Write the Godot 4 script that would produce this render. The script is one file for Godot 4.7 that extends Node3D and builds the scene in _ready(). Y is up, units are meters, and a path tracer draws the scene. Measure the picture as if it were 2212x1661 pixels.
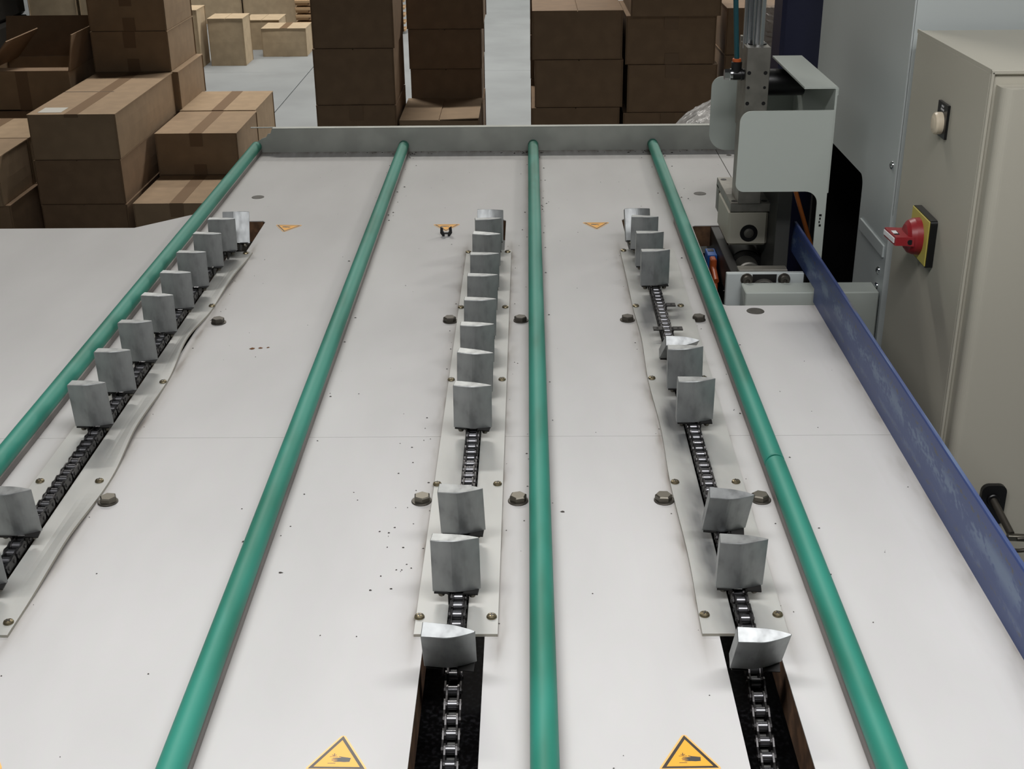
extends Node3D

const TY := 0.85                       # height of the table top
var used := {}
var M := {}
var rng := RandomNumberGenerator.new()
var kit := {}

# ------------------------------------------------------------------ mesh maker
class Sh:
	var v := PackedVector3Array()
	var n := PackedVector3Array()
	var c := PackedColorArray()
	var col := Color.WHITE
	func _p(p: Vector3, nn: Vector3) -> void:
		v.append(p)
		n.append(nn)
		c.append(col)
	# a, b, c run counter-clockwise seen from outside
	func tri(a: Vector3, b: Vector3, d: Vector3) -> void:
		var nn := (b - a).cross(d - a).normalized()
		_p(a, nn); _p(d, nn); _p(b, nn)
	func quad(a: Vector3, b: Vector3, d: Vector3, e: Vector3) -> void:
		tri(a, b, d)
		tri(a, d, e)
	func stri(a: Vector3, b: Vector3, d: Vector3, na: Vector3, nb: Vector3, nd: Vector3) -> void:
		_p(a, na); _p(d, nd); _p(b, nb)
	func squad(a: Vector3, b: Vector3, d: Vector3, e: Vector3, na: Vector3, nb: Vector3, nd: Vector3, ne: Vector3) -> void:
		stri(a, b, d, na, nb, nd)
		stri(a, d, e, na, nd, ne)
	# a convex face, turned away from the point o
	func face(pts: Array, o: Vector3) -> void:
		var nn: Vector3 = (pts[1] - pts[0]).cross(pts[2] - pts[0])
		var flip: bool = nn.dot(pts[0] - o) < 0
		for i in range(1, pts.size() - 1):
			if flip:
				tri(pts[0], pts[i + 1], pts[i])
			else:
				tri(pts[0], pts[i], pts[i + 1])
	func box(a: Vector3, b: Vector3, r := 0.0) -> void:
		var h := (b - a) * 0.5
		h = h.abs()
		hull_box(Transform3D(Basis.IDENTITY, (a + b) * 0.5), h, r)
	func hull_box(t: Transform3D, h: Vector3, r := 0.0) -> void:
		var o := t.origin
		var P := {}
		for x in [-1, 1]:
			for y in [-1, 1]:
				for z in [-1, 1]:
					P[[x, y, z, 0]] = t * Vector3(x * h.x, y * (h.y - r), z * (h.z - r))
					P[[x, y, z, 1]] = t * Vector3(x * (h.x - r), y * h.y, z * (h.z - r))
					P[[x, y, z, 2]] = t * Vector3(x * (h.x - r), y * (h.y - r), z * h.z)
		for s in [-1, 1]:
			face([P[[s, -1, -1, 0]], P[[s, 1, -1, 0]], P[[s, 1, 1, 0]], P[[s, -1, 1, 0]]], o)
			face([P[[-1, s, -1, 1]], P[[1, s, -1, 1]], P[[1, s, 1, 1]], P[[-1, s, 1, 1]]], o)
			face([P[[-1, -1, s, 2]], P[[1, -1, s, 2]], P[[1, 1, s, 2]], P[[-1, 1, s, 2]]], o)
		if r <= 0.0:
			return
		for p in [-1, 1]:
			for q in [-1, 1]:
				face([P[[p, q, -1, 0]], P[[p, q, 1, 0]], P[[p, q, 1, 1]], P[[p, q, -1, 1]]], o)
				face([P[[p, -1, q, 0]], P[[p, 1, q, 0]], P[[p, 1, q, 2]], P[[p, -1, q, 2]]], o)
				face([P[[-1, p, q, 1]], P[[1, p, q, 1]], P[[1, p, q, 2]], P[[-1, p, q, 2]]], o)
				for s in [-1, 1]:
					face([P[[p, q, s, 0]], P[[p, q, s, 1]], P[[p, q, s, 2]]], o)
	# polygon in the plane of u and w at o, drawn out along e
	func prism(poly: PackedVector2Array, o: Vector3, u: Vector3, w: Vector3, e: Vector3, caps := true, sides := true) -> void:
		if Geometry2D.is_polygon_clockwise(poly):
			poly = poly.duplicate()
			poly.reverse()
		var right := u.cross(w).dot(e) > 0
		var k := poly.size()
		var at := func(i: int) -> Vector3: return o + u * poly[i].x + w * poly[i].y
		if sides:
			for i in k:
				var a: Vector3 = at.call(i)
				var b: Vector3 = at.call((i + 1) % k)
				if right:
					quad(a, b, b + e, a + e)
				else:
					quad(a, a + e, b + e, b)
		if caps:
			var t := Geometry2D.triangulate_polygon(poly)
			for i in range(0, t.size(), 3):
				var a: Vector3 = at.call(t[i])
				var b: Vector3 = at.call(t[i + 1])
				var d: Vector3 = at.call(t[i + 2])
				var up := (b - a).cross(d - a).dot(e) > 0
				if not up:
					var x := b
					b = d
					d = x
				tri(a + e, b + e, d + e)
				tri(a, d, b)
	# profile of (radius, height) about the y axis of t, bottom to top outside
	func lathe(prof: Array, t: Transform3D, seg := 20) -> void:
		for i in prof.size() - 1:
			var p: Vector2 = prof[i]
			var q: Vector2 = prof[i + 1]
			var d := q - p
			if d.length() < 1e-7:
				continue
			var nr := Vector2(d.y, -d.x).normalized()
			for s in seg:
				var a := TAU * s / seg
				var b := TAU * (s + 1) / seg
				var f := func(g: float, pt: Vector2) -> Vector3: return t * Vector3(pt.x * cos(g), pt.y, -pt.x * sin(g))
				var m := func(g: float) -> Vector3: return (t.basis * Vector3(nr.x * cos(g), nr.y, -nr.x * sin(g))).normalized()
				var na: Vector3 = m.call(a)
				var nb: Vector3 = m.call(b)
				if p.x > 1e-6:
					stri(f.call(a, p), f.call(b, p), f.call(b, q), na, nb, nb)
				if q.x > 1e-6:
					stri(f.call(a, p), f.call(b, q), f.call(a, q), na, nb, na)
	func cyl(a: Vector3, b: Vector3, r: float, seg := 20, bev := 0.0) -> void:
		var y := (b - a)
		var L := y.length()
		y /= L
		var x := y.cross(Vector3(0.31, 0.77, 0.55)).normalized()
		var t := Transform3D(Basis(x, y, x.cross(y)), a)
		if bev > 0:
			lathe([Vector2(0, 0), Vector2(r - bev, 0), Vector2(r, bev), Vector2(r, L - bev), Vector2(r - bev, L), Vector2(0, L)], t, seg)
		else:
			lathe([Vector2(0, 0), Vector2(r, 0), Vector2(r, L), Vector2(0, L)], t, seg)
	func tube(path: PackedVector3Array, r: float, seg := 12) -> void:
		var k := path.size()
		var x := Vector3.ZERO
		var prev := []
		for i in k:
			var d := (path[mini(i + 1, k - 1)] - path[maxi(i - 1, 0)]).normalized()
			if x == Vector3.ZERO:
				x = d.cross(Vector3(0.2, 0.9, 0.3)).normalized()
			x = (x - d * x.dot(d)).normalized()
			var y := d.cross(x)
			var ring := []
			for s in seg:
				var a := TAU * s / seg
				ring.append(x * cos(a) + y * sin(a))
			if i > 0:
				for s in seg:
					var s2 := (s + 1) % seg
					squad(path[i - 1] + prev[s] * r, path[i - 1] + prev[s2] * r, path[i] + ring[s2] * r, path[i] + ring[s] * r, prev[s], prev[s2], ring[s2], ring[s])
			else:
				for s in seg:
					tri(path[0], path[0] + ring[(s + 1) % seg] * r, path[0] + ring[s] * r)
			prev = ring
		for s in seg:
			tri(path[k - 1], path[k - 1] + prev[s] * r, path[k - 1] + prev[(s + 1) % seg] * r)
	func move(d: Vector3) -> void:
		for i in v.size():
			v[i] += d
	func mesh() -> ArrayMesh:
		var a := []
		a.resize(Mesh.ARRAY_MAX)
		a[Mesh.ARRAY_VERTEX] = v
		a[Mesh.ARRAY_NORMAL] = n
		a[Mesh.ARRAY_COLOR] = c
		var m := ArrayMesh.new()
		m.add_surface_from_arrays(Mesh.PRIMITIVE_TRIANGLES, a)
		return m

# ------------------------------------------------------------------ scene helpers
func numbered(s: String) -> String:
	if not used.has(s):
		used[s] = 0
		return s
	used[s] += 1
	return "%s_%03d" % [s, used[s]]

func tag(o: Node, label: String, category: String, group := "") -> void:
	o.set_meta("label", label)
	o.set_meta("category", category)
	if group != "":
		o.set_meta("group", group)

func thing(called: String, label: String, category: String, at := Vector3.ZERO, group := "") -> Node3D:
	var o := Node3D.new()
	o.name = numbered(called)
	add_child(o)
	o.position = at
	tag(o, label, category, group)
	return o

func base_of(p: Node) -> Vector3:
	var b := Vector3.ZERO
	while p is Node3D and p != self:
		b += (p as Node3D).position
		p = p.get_parent()
	return b

# a part whose shape is given in the scene's own metres
func part(called: String, s: Sh, m: Material, parent: Node, label := "") -> MeshInstance3D:
	s.move(-base_of(parent))
	return fit(called, s.mesh(), m, parent, Transform3D.IDENTITY, label)

# a part that shares a mesh made about its own origin
func fit(called: String, mesh: Mesh, m: Material, parent: Node, t: Transform3D, label := "") -> MeshInstance3D:
	var o := MeshInstance3D.new()
	var nm := called
	var i := 0
	while parent.has_node(NodePath(nm)):
		i += 1
		nm = "%s_%03d" % [called, i]
	o.name = nm
	o.mesh = mesh
	o.material_override = m
	o.transform = t
	parent.add_child(o)
	if label != "":
		o.set_meta("label", label)
	return o

func struct(called: String, s: Sh, m: Material) -> MeshInstance3D:
	var o := MeshInstance3D.new()
	o.name = numbered(called)
	o.mesh = s.mesh()
	o.material_override = m
	add_child(o)
	o.set_meta("kind", "structure")
	return o

func pv(a: Array) -> PackedVector2Array:
	var p := PackedVector2Array()
	for i in range(0, a.size(), 2):
		p.append(Vector2(a[i], a[i + 1]))
	return p

# round off the corners of a polygon: r per corner
func rounded(p: PackedVector2Array, r: Array, seg := 6) -> PackedVector2Array:
	var out := PackedVector2Array()
	var k := p.size()
	for i in k:
		if r[i] <= 0:
			out.append(p[i])
			continue
		var a := (p[(i + k - 1) % k] - p[i]).normalized()
		var b := (p[(i + 1) % k] - p[i]).normalized()
		var half := acos(clampf(a.dot(b), -1, 1)) / 2
		var cut: float = r[i] / tan(half)
		var s := p[i] + a * cut
		var e := p[i] + b * cut
		var o: Vector2 = p[i] + (a + b).normalized() * (r[i] / sin(half))
		for j in seg + 1:
			var f := (s - o).angle()
			var g := (e - o).angle()
			var w := wrapf(g - f, -PI, PI)
			out.append(o + Vector2(r[i], 0).rotated(f + w * j / seg))
	return out

func noise_tex(freq: float, ramp: Array, seed_ := 1, size := 256, oct := 4, normal := false, strength := 4.0, stretch := Vector3.ONE) -> NoiseTexture2D:
	var f := FastNoiseLite.new()
	f.noise_type = FastNoiseLite.TYPE_SIMPLEX_SMOOTH
	f.seed = seed_
	f.frequency = freq
	f.fractal_octaves = oct
	var t := NoiseTexture2D.new()
	t.width = size
	t.height = size
	t.seamless = true
	t.noise = f
	if normal:
		t.as_normal_map = true
		t.bump_strength = strength
	elif ramp.size() > 0:
		var g := Gradient.new()
		var off := PackedFloat32Array()
		var cs := PackedColorArray()
		for i in ramp.size():
			off.append(ramp[i][0])
			cs.append(ramp[i][1])
		g.offsets = off
		g.colors = cs
		t.color_ramp = g
	return t

func grey(x: float) -> Color:
	return Color(x, x, x)

func mat(key: String, color: Color, rough: float, metal := 0.0) -> StandardMaterial3D:
	var m := StandardMaterial3D.new()
	m.resource_name = key
	m.albedo_color = color
	m.roughness = rough
	m.metallic = metal
	M[key] = m
	return m

func tri_tex(m: StandardMaterial3D, t: Texture2D, scale: Vector3, world := true) -> StandardMaterial3D:
	m.albedo_texture = t
	m.uv1_triplanar = true
	m.uv1_world_triplanar = world
	m.uv1_scale = scale
	return m

func _ready() -> void:
	rng.seed = 7
	view_and_light()
	materials()
	hall()
	table()
	rods()
	strips_chains()
	stickers()
	right_side()
	cartons()
	bits()

# ------------------------------------------------------------------ camera, sky, lamps, exposure
func view_and_light() -> void:
	var cam := Camera3D.new()
	cam.name = "camera"
	cam.keep_aspect = Camera3D.KEEP_HEIGHT
	cam.fov = 33.66
	cam.near = 0.05
	cam.far = 100.0
	var fwd := Vector3(-0.013857, -0.408165, -0.912803)
	var side := fwd.cross(Vector3.UP).normalized()
	var up := side.cross(fwd)
	var r := -0.0109986
	var x := side * cos(r) + up * sin(r)
	var y := -side * sin(r) + up * cos(r)
	cam.transform = Transform3D(Basis(x, y, -fwd), Vector3(0, 1.54, 0))
	add_child(cam)
	cam.current = true

	var env := Environment.new()
	env.background_mode = Environment.BG_COLOR
	env.background_color = Color(0.02, 0.02, 0.02)
	env.tonemap_mode = Environment.TONE_MAPPER_LINEAR
	env.tonemap_exposure = 1.0
	env.sdfgi_enabled = true
	env.ssao_enabled = true
	env.ssil_enabled = true
	var we := WorldEnvironment.new()
	we.name = "world_environment"
	we.environment = env
	add_child(we)

	mat("lamp_glow", Color.WHITE, 0.6)
	M.lamp_glow.emission_enabled = true
	M.lamp_glow.emission = Color(1.0, 0.97, 0.92)
	M.lamp_glow.emission_energy_multiplier = 2.0
	mat("lamp_body", grey(0.8), 0.5)
	# rows of ceiling lamps: x, y, z, length, width, energy
	var rows := [
		[-1.6, 6.6, -8.0, 2.5, 0.5, 37.0, "high over the tall carton pile"], [1.6, 6.6, -8.0, 2.5, 0.5, 4.0, "high over the column beside the floor strip"],
		[0.0, 6.6, -12.0, 4.0, 0.5, 5.5, "near the far wall above the open floor"], [4.5, 6.6, -12.0, 4.0, 0.5, 30.0, "near the far wall in the east corner"], [7.5, 6.6, -11.0, 2.0, 0.5, 62.0, "close to the east wall"],
		[-0.15, 2.25, -0.5, 1.4, 0.3, 2.25, "hanging low over the near end of the machine table"], [0.75, 2.6, -0.5, 0.9, 0.3, 1.35, "hanging beside the switch cabinet"],
	]
	for a in rows:
		var o := thing("ceiling_lamp", "long white lamp " + a[6], "lamp", Vector3(a[0], a[1], a[2]))
		var s := Sh.new()
		s.box(Vector3(a[0] - a[3] / 2 - 0.04, a[1], a[2] - a[4] / 2 - 0.04), Vector3(a[0] + a[3] / 2 + 0.04, a[1] + 0.08, a[2] + a[4] / 2 + 0.04), 0.01)
		s.box(Vector3(a[0] - 0.02, a[1] + 0.07, a[2] - 0.02), Vector3(a[0] + 0.02, 7.0, a[2] + 0.02))
		part("housing", s, M.lamp_body, o)
		s = Sh.new()
		s.box(Vector3(a[0] - a[3] / 2, a[1] - 0.01, a[2] - a[4] / 2), Vector3(a[0] + a[3] / 2, a[1] + 0.005, a[2] + a[4] / 2))
		part("diffuser", s, M.lamp_glow, o)
		var l := AreaLight3D.new()
		l.name = "lamp_light"
		l.area_size = Vector2(a[3], a[4])
		l.light_energy = a[5]
		l.light_color = Color(1.0, 0.985, 0.96) if a[2] < -2 else Color(0.99, 0.99, 1.0)
		l.shadow_enabled = true
		l.set("area_range", 30.0)
		l.set("area_attenuation", 2.0)
		l.rotation_degrees = Vector3(-90, 0, 0)
		l.position = Vector3(0, -0.03, 0)
		o.add_child(l)

# ------------------------------------------------------------------ materials
func laminate_image() -> ImageTexture:
	# dirt on the white top, seen from above: x -1.4..0.6, z -2.9..-0.5
	var W := 1024
	var H := 1024
	var f := FastNoiseLite.new()
	f.seed = 3
	f.frequency = 0.012
	f.fractal_octaves = 4
	var g := FastNoiseLite.new()
	g.seed = 9
	g.frequency = 0.09
	g.fractal_octaves = 3
	var buf := PackedByteArray()
	buf.resize(W * H * 3)
	var edges := [-0.567, -0.484, -0.1085, -0.0305, 0.1576, 0.2364]
	var rodx := [-0.613, -0.2805, 0.0105, 0.2785]
	var k := 0
	for j in H:
		var z := -2.9 + 2.4 * (j + 0.5) / H
		var fence := exp(-absf(z + 2.835) / 0.02) * 0.35 + exp(-absf(z + 2.80) / 0.05) * 0.05
		var row := PackedFloat32Array()
		for i in W:
			var x := -1.4 + 2.0 * (i + 0.5) / W
			var b := f.get_noise_2d(i, j * 0.5) * 0.025
			var fine := g.get_noise_2d(i * 1.0, j * 0.25)
			var dirt := fence * (0.7 + 0.6 * fine)
			if z > -2.2 and z < -0.90:
				var fade := smoothstep(-0.90, -0.99, z) * smoothstep(-2.19, -2.10, z)
				for e in edges:
					var d := absf(x - e)
					if d < 0.05:
						dirt += fade * (exp(-d / 0.006) * (0.16 + 0.3 * maxf(0, fine)) + exp(-d / 0.02) * 0.03)
			for e in rodx:
				var d := absf(x - e)
				if d < 0.08:
					dirt += exp(-maxf(0, d - 0.011) / 0.006) * (0.16 + 0.06 * fine) * (0.6 + 0.4 * smoothstep(-1.0, -2.8, z))
			if x > 0.40 and z > -1.84:
				dirt += exp(-absf(x - 0.437) / 0.012) * (0.12 + 0.2 * maxf(0, fine))
			dirt = clampf(dirt, 0, 0.75)
			var base := 0.925 + b
			buf[k] = int(255 * clampf(base * (1 - dirt * 0.85), 0, 1))
			buf[k + 1] = int(255 * clampf((base - 0.006) * (1 - dirt * 0.92), 0, 1))
			buf[k + 2] = int(255 * clampf((base - 0.016) * (1 - dirt), 0, 1))
			k += 3
	return ImageTexture.create_from_image(Image.create_from_data(W, H, false, Image.FORMAT_RGB8, buf))

func materials() -> void:
	var m := mat("laminate", Color(0.83, 0.832, 0.835), 0.55)
	tri_tex(m, laminate_image(), Vector3(0.5, 0.5, 1.0 / 2.4))
	m.uv1_offset = Vector3(0.7, 0, 2.9 / 2.4)
	m.uv1_triplanar_sharpness = 8.0
	m.metallic_specular = 0.12
	tri_tex(mat("mdf", Color(0.44, 0.32, 0.22), 0.85), noise_tex(0.05, [[0.3, grey(0.75)], [0.7, grey(1.0)]], 2), Vector3(3, 3, 3))
	tri_tex(mat("rod_green", Color(0.17, 0.53, 0.46), 0.55), noise_tex(0.02, [[0.25, Color(0.78, 0.83, 0.79)], [0.5, Color(0.95, 0.96, 0.955)], [0.8, Color(1, 1, 1)]], 5), Vector3(2.2, 2.2, 0.55))
	tri_tex(mat("rod_base", Color(0.50, 0.48, 0.465), 0.55, 0.3), noise_tex(0.02, [[0.3, grey(0.88)], [0.7, grey(1.0)]], 6), Vector3(1, 1, 1))
	tri_tex(mat("galvanised", Color(0.655, 0.665, 0.64), 0.5, 0.35), noise_tex(0.035, [[0.3, grey(0.93)], [0.7, grey(1.0)]], 7), Vector3(1, 1, 1))
	m = tri_tex(mat("aluminium", Color(0.63, 0.64, 0.64), 0.52, 0.85), noise_tex(0.02, [[0.2, grey(0.84)], [0.45, grey(0.95)], [0.75, grey(1.0)]], 8), Vector3(8, 4, 8), false)
	m.roughness_texture = noise_tex(0.04, [[0.2, grey(0.88)], [0.8, grey(1.0)]], 12)
	m.roughness_texture_channel = BaseMaterial3D.TEXTURE_CHANNEL_RED
	mat("chain_steel", Color(0.25, 0.245, 0.245), 0.38, 0.8)
	mat("chain_roller", Color(0.46, 0.46, 0.47), 0.3, 0.9)
	mat("black_steel", Color(0.13, 0.125, 0.12), 0.5, 0.5)
	tri_tex(mat("grease", Color(0.17, 0.17, 0.18), 0.42), noise_tex(0.16, [[0.35, grey(0.25)], [0.6, grey(0.55)], [0.72, grey(1.0)]], 61), Vector3(4, 4, 4))
	mat("bolt_steel", Color(0.40, 0.385, 0.35), 0.42, 0.8)
	mat("bolt_dark", Color(0.31, 0.295, 0.27), 0.48, 0.7)
	mat("brass_screw", Color(0.52, 0.48, 0.385), 0.36, 0.85)
	m = mat("strip_plastic", Color(0.685, 0.685, 0.665), 0.4)
	m.vertex_color_use_as_albedo = true
	m.subsurf_scatter_enabled = true
	m.subsurf_scatter_strength = 0.03
	tri_tex(mat("concrete", Color(0.56, 0.577, 0.585), 0.55), noise_tex(0.01, [[0.2, grey(0.93)], [0.5, grey(0.97)], [0.8, grey(1.0)]], 21, 512, 5), Vector3(0.3, 0.3, 0.3))
	mat("joint", Color(0.30, 0.31, 0.31), 0.8)
	mat("wall_paint", Color(0.60, 0.61, 0.60), 0.8)
	mat("wall_dark", Color(0.20, 0.20, 0.21), 0.85)
	var cb := noise_tex(0.03, [[0.25, grey(0.95)], [0.8, grey(1.0)]], 31)
	for q in [["card_a", Color(0.58, 0.49, 0.385)], ["card_b", Color(0.505, 0.41, 0.312)], ["card_c", Color(0.62, 0.53, 0.42)], ["card_pale", Color(0.72, 0.645, 0.535)]]:
		tri_tex(mat(q[0], q[1], 0.82), cb, Vector3(1.5, 1.5, 1.5), false)
	m = mat("tape", Color(0.47, 0.385, 0.30), 0.5)
	m.metallic_specular = 0.3
	mat("paper_label", Color(0.72, 0.71, 0.68), 0.6)
	tri_tex(mat("blue_paint", Color.WHITE, 0.42), blue_wear(), Vector3(1, 1.0 / 0.08, 1.0 / 1.6))
	M.blue_paint.uv1_offset = Vector3(0, -0.85 / 0.08, 2.1 / 1.6)
	M.blue_paint.uv1_triplanar_sharpness = 8.0
	mat("navy", Color(0.06, 0.07, 0.20), 0.45)
	mat("guard_grey", Color(0.655, 0.68, 0.655), 0.42)
	mat("panel_grey", Color(0.74, 0.765, 0.76), 0.45, 0.15)
	mat("cabinet_grey", Color(0.695, 0.68, 0.625), 0.48)
	tri_tex(mat("bare_steel", Color(0.56, 0.55, 0.52), 0.42, 0.75), noise_tex(0.03, [[0.2, grey(0.88)], [0.8, grey(1.0)]], 43), Vector3(3, 3, 3))
	mat("dull_steel", Color(0.30, 0.30, 0.29), 0.5, 0.5)
	mat("chrome", Color(0.78, 0.79, 0.80), 0.2, 1.0)
	mat("black_plastic", Color(0.05, 0.05, 0.055), 0.38)
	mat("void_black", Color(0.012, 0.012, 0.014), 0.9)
	mat("red_plastic", Color(0.55, 0.125, 0.15), 0.4)
	mat("yellow_plate", Color(0.74, 0.69, 0.33), 0.5)
	mat("lamp_white", Color(0.80, 0.75, 0.66), 0.35)
	mat("white_print", Color(0.85, 0.85, 0.85), 0.6)
	mat("teal_hose", Color(0.07, 0.25, 0.28), 0.35)
	mat("orange_plastic", Color(0.66, 0.31, 0.13), 0.45)
	mat("orange_cable", Color(0.62, 0.35, 0.15), 0.5)
	mat("blue_plastic", Color(0.14, 0.36, 0.66), 0.4)
	mat("wood", Color(0.72, 0.60, 0.46), 0.8)
	m = mat("film", Color(0.86, 0.86, 0.86, 0.34), 0.28)
	m.transparency = BaseMaterial3D.TRANSPARENCY_ALPHA
	m.cull_mode = BaseMaterial3D.CULL_DISABLED
	mat("film_inner", Color(0.62, 0.61, 0.59), 0.35)
	mat("chip", Color(0.22, 0.20, 0.18), 0.7)
	mat("chip_brown", Color(0.45, 0.30, 0.17), 0.8)
	mat("swarf", Color(0.62, 0.62, 0.62), 0.35, 0.9)
	mat("plug", Color(0.27, 0.26, 0.24), 0.6, 0.3)

func blue_wear() -> ImageTexture:
	# scuffs on the blue bar: along the bar (z -2.1..-0.5) and up it (y 0.85..0.93)
	var W := 1024
	var H := 64
	var f := FastNoiseLite.new()
	f.seed = 5
	f.frequency = 0.02
	f.fractal_octaves = 4
	var g := FastNoiseLite.new()
	g.seed = 8
	g.frequency = 0.11
	g.fractal_octaves = 3
	var im := Image.create(W, H, false, Image.FORMAT_RGB8)
	for j in H:
		var y := 0.85 + 0.08 * (j + 0.5) / H
		for i in W:
			var z := -2.1 + 1.6 * (i + 0.5) / W
			var lean := 18.0 * (y - 0.87) / 0.05
			var n := f.get_noise_2d(i * 0.9 + lean, j * 1.5)
			var k := g.get_noise_2d(i + lean, j * 2.0)
			var band := exp(-pow((y - 0.888) / 0.011, 2.0)) + 0.55 * exp(-pow((y - 0.913) / 0.004, 2.0))
			var w := smoothstep(0.02, 0.42, n * 0.8 + k * 0.45 + 0.30 * band) * band if y > 0.8705 else 0.0
			w = clampf(w * 0.8, 0, 0.7)
			var c := Color(0.215, 0.285, 0.465).lerp(Color(0.46, 0.53, 0.61), w)
			if y < 0.871:
				c = Color(0.20, 0.27, 0.475)
			var rust := smoothstep(0.16, 0.36, k) * (exp(-absf(y - 0.8735) / 0.0022) + 0.5 * exp(-absf(y - 0.915) / 0.002))
			c = c.lerp(Color(0.33, 0.30, 0.28), clampf(rust * 1.3, 0, 0.85))
			im.set_pixel(i, j, c)
	return ImageTexture.create_from_image(im)

# ------------------------------------------------------------------ the hall
func hall() -> void:
	# floor of cast slabs with joints between them
	var fl := Node3D.new()
	fl.name = "floor"
	add_child(fl)
	fl.set_meta("kind", "structure")
	var xs := [-11.0, -5.6, -1.46, 3.5, 11.0]
	var zs := [-15.0, -12.6, -10.6, -8.55, -4.6, 1.0, 7.0]
	for i in xs.size() - 1:
		for j in zs.size() - 1:
			var s := Sh.new()
			s.box(Vector3(xs[i] + 0.003, -0.12, zs[j] + 0.0025), Vector3(xs[i + 1] - 0.003, 0, zs[j + 1] - 0.0025), 0.003)
			part("slab", s, M.concrete, fl)
	var s2 := Sh.new()
	s2.box(Vector3(-11, -0.2, -15), Vector3(11, -0.015, 7))
	part("joint_filler", s2, M.joint, fl)
	var w := [["wall_far", Vector3(-11.2, -0.2, -15.2), Vector3(11.2, 7.2, -15), "wall_paint"], ["wall_near", Vector3(-11.2, -0.2, 7), Vector3(11.2, 7.2, 7.2), "wall_dark"],
		["wall_west", Vector3(-11.2, -0.2, -15), Vector3(-11, 7.2, 7), "wall_paint"], ["wall_east", Vector3(11, -0.2, -15), Vector3(11.2, 7.2, 7), "wall_dark"],
		["ceiling", Vector3(-11.2, 7.0, -15.2), Vector3(11.2, 7.2, 7.2), "wall_dark"]]
	for a in w:
		var s := Sh.new()
		s.box(a[1], a[2])
		struct(a[0], s, M[a[3]])

# ------------------------------------------------------------------ the table
const SLOTS := [[-0.552, -0.494], [-0.0985, -0.0425], [0.1735, 0.2245]]

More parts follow.
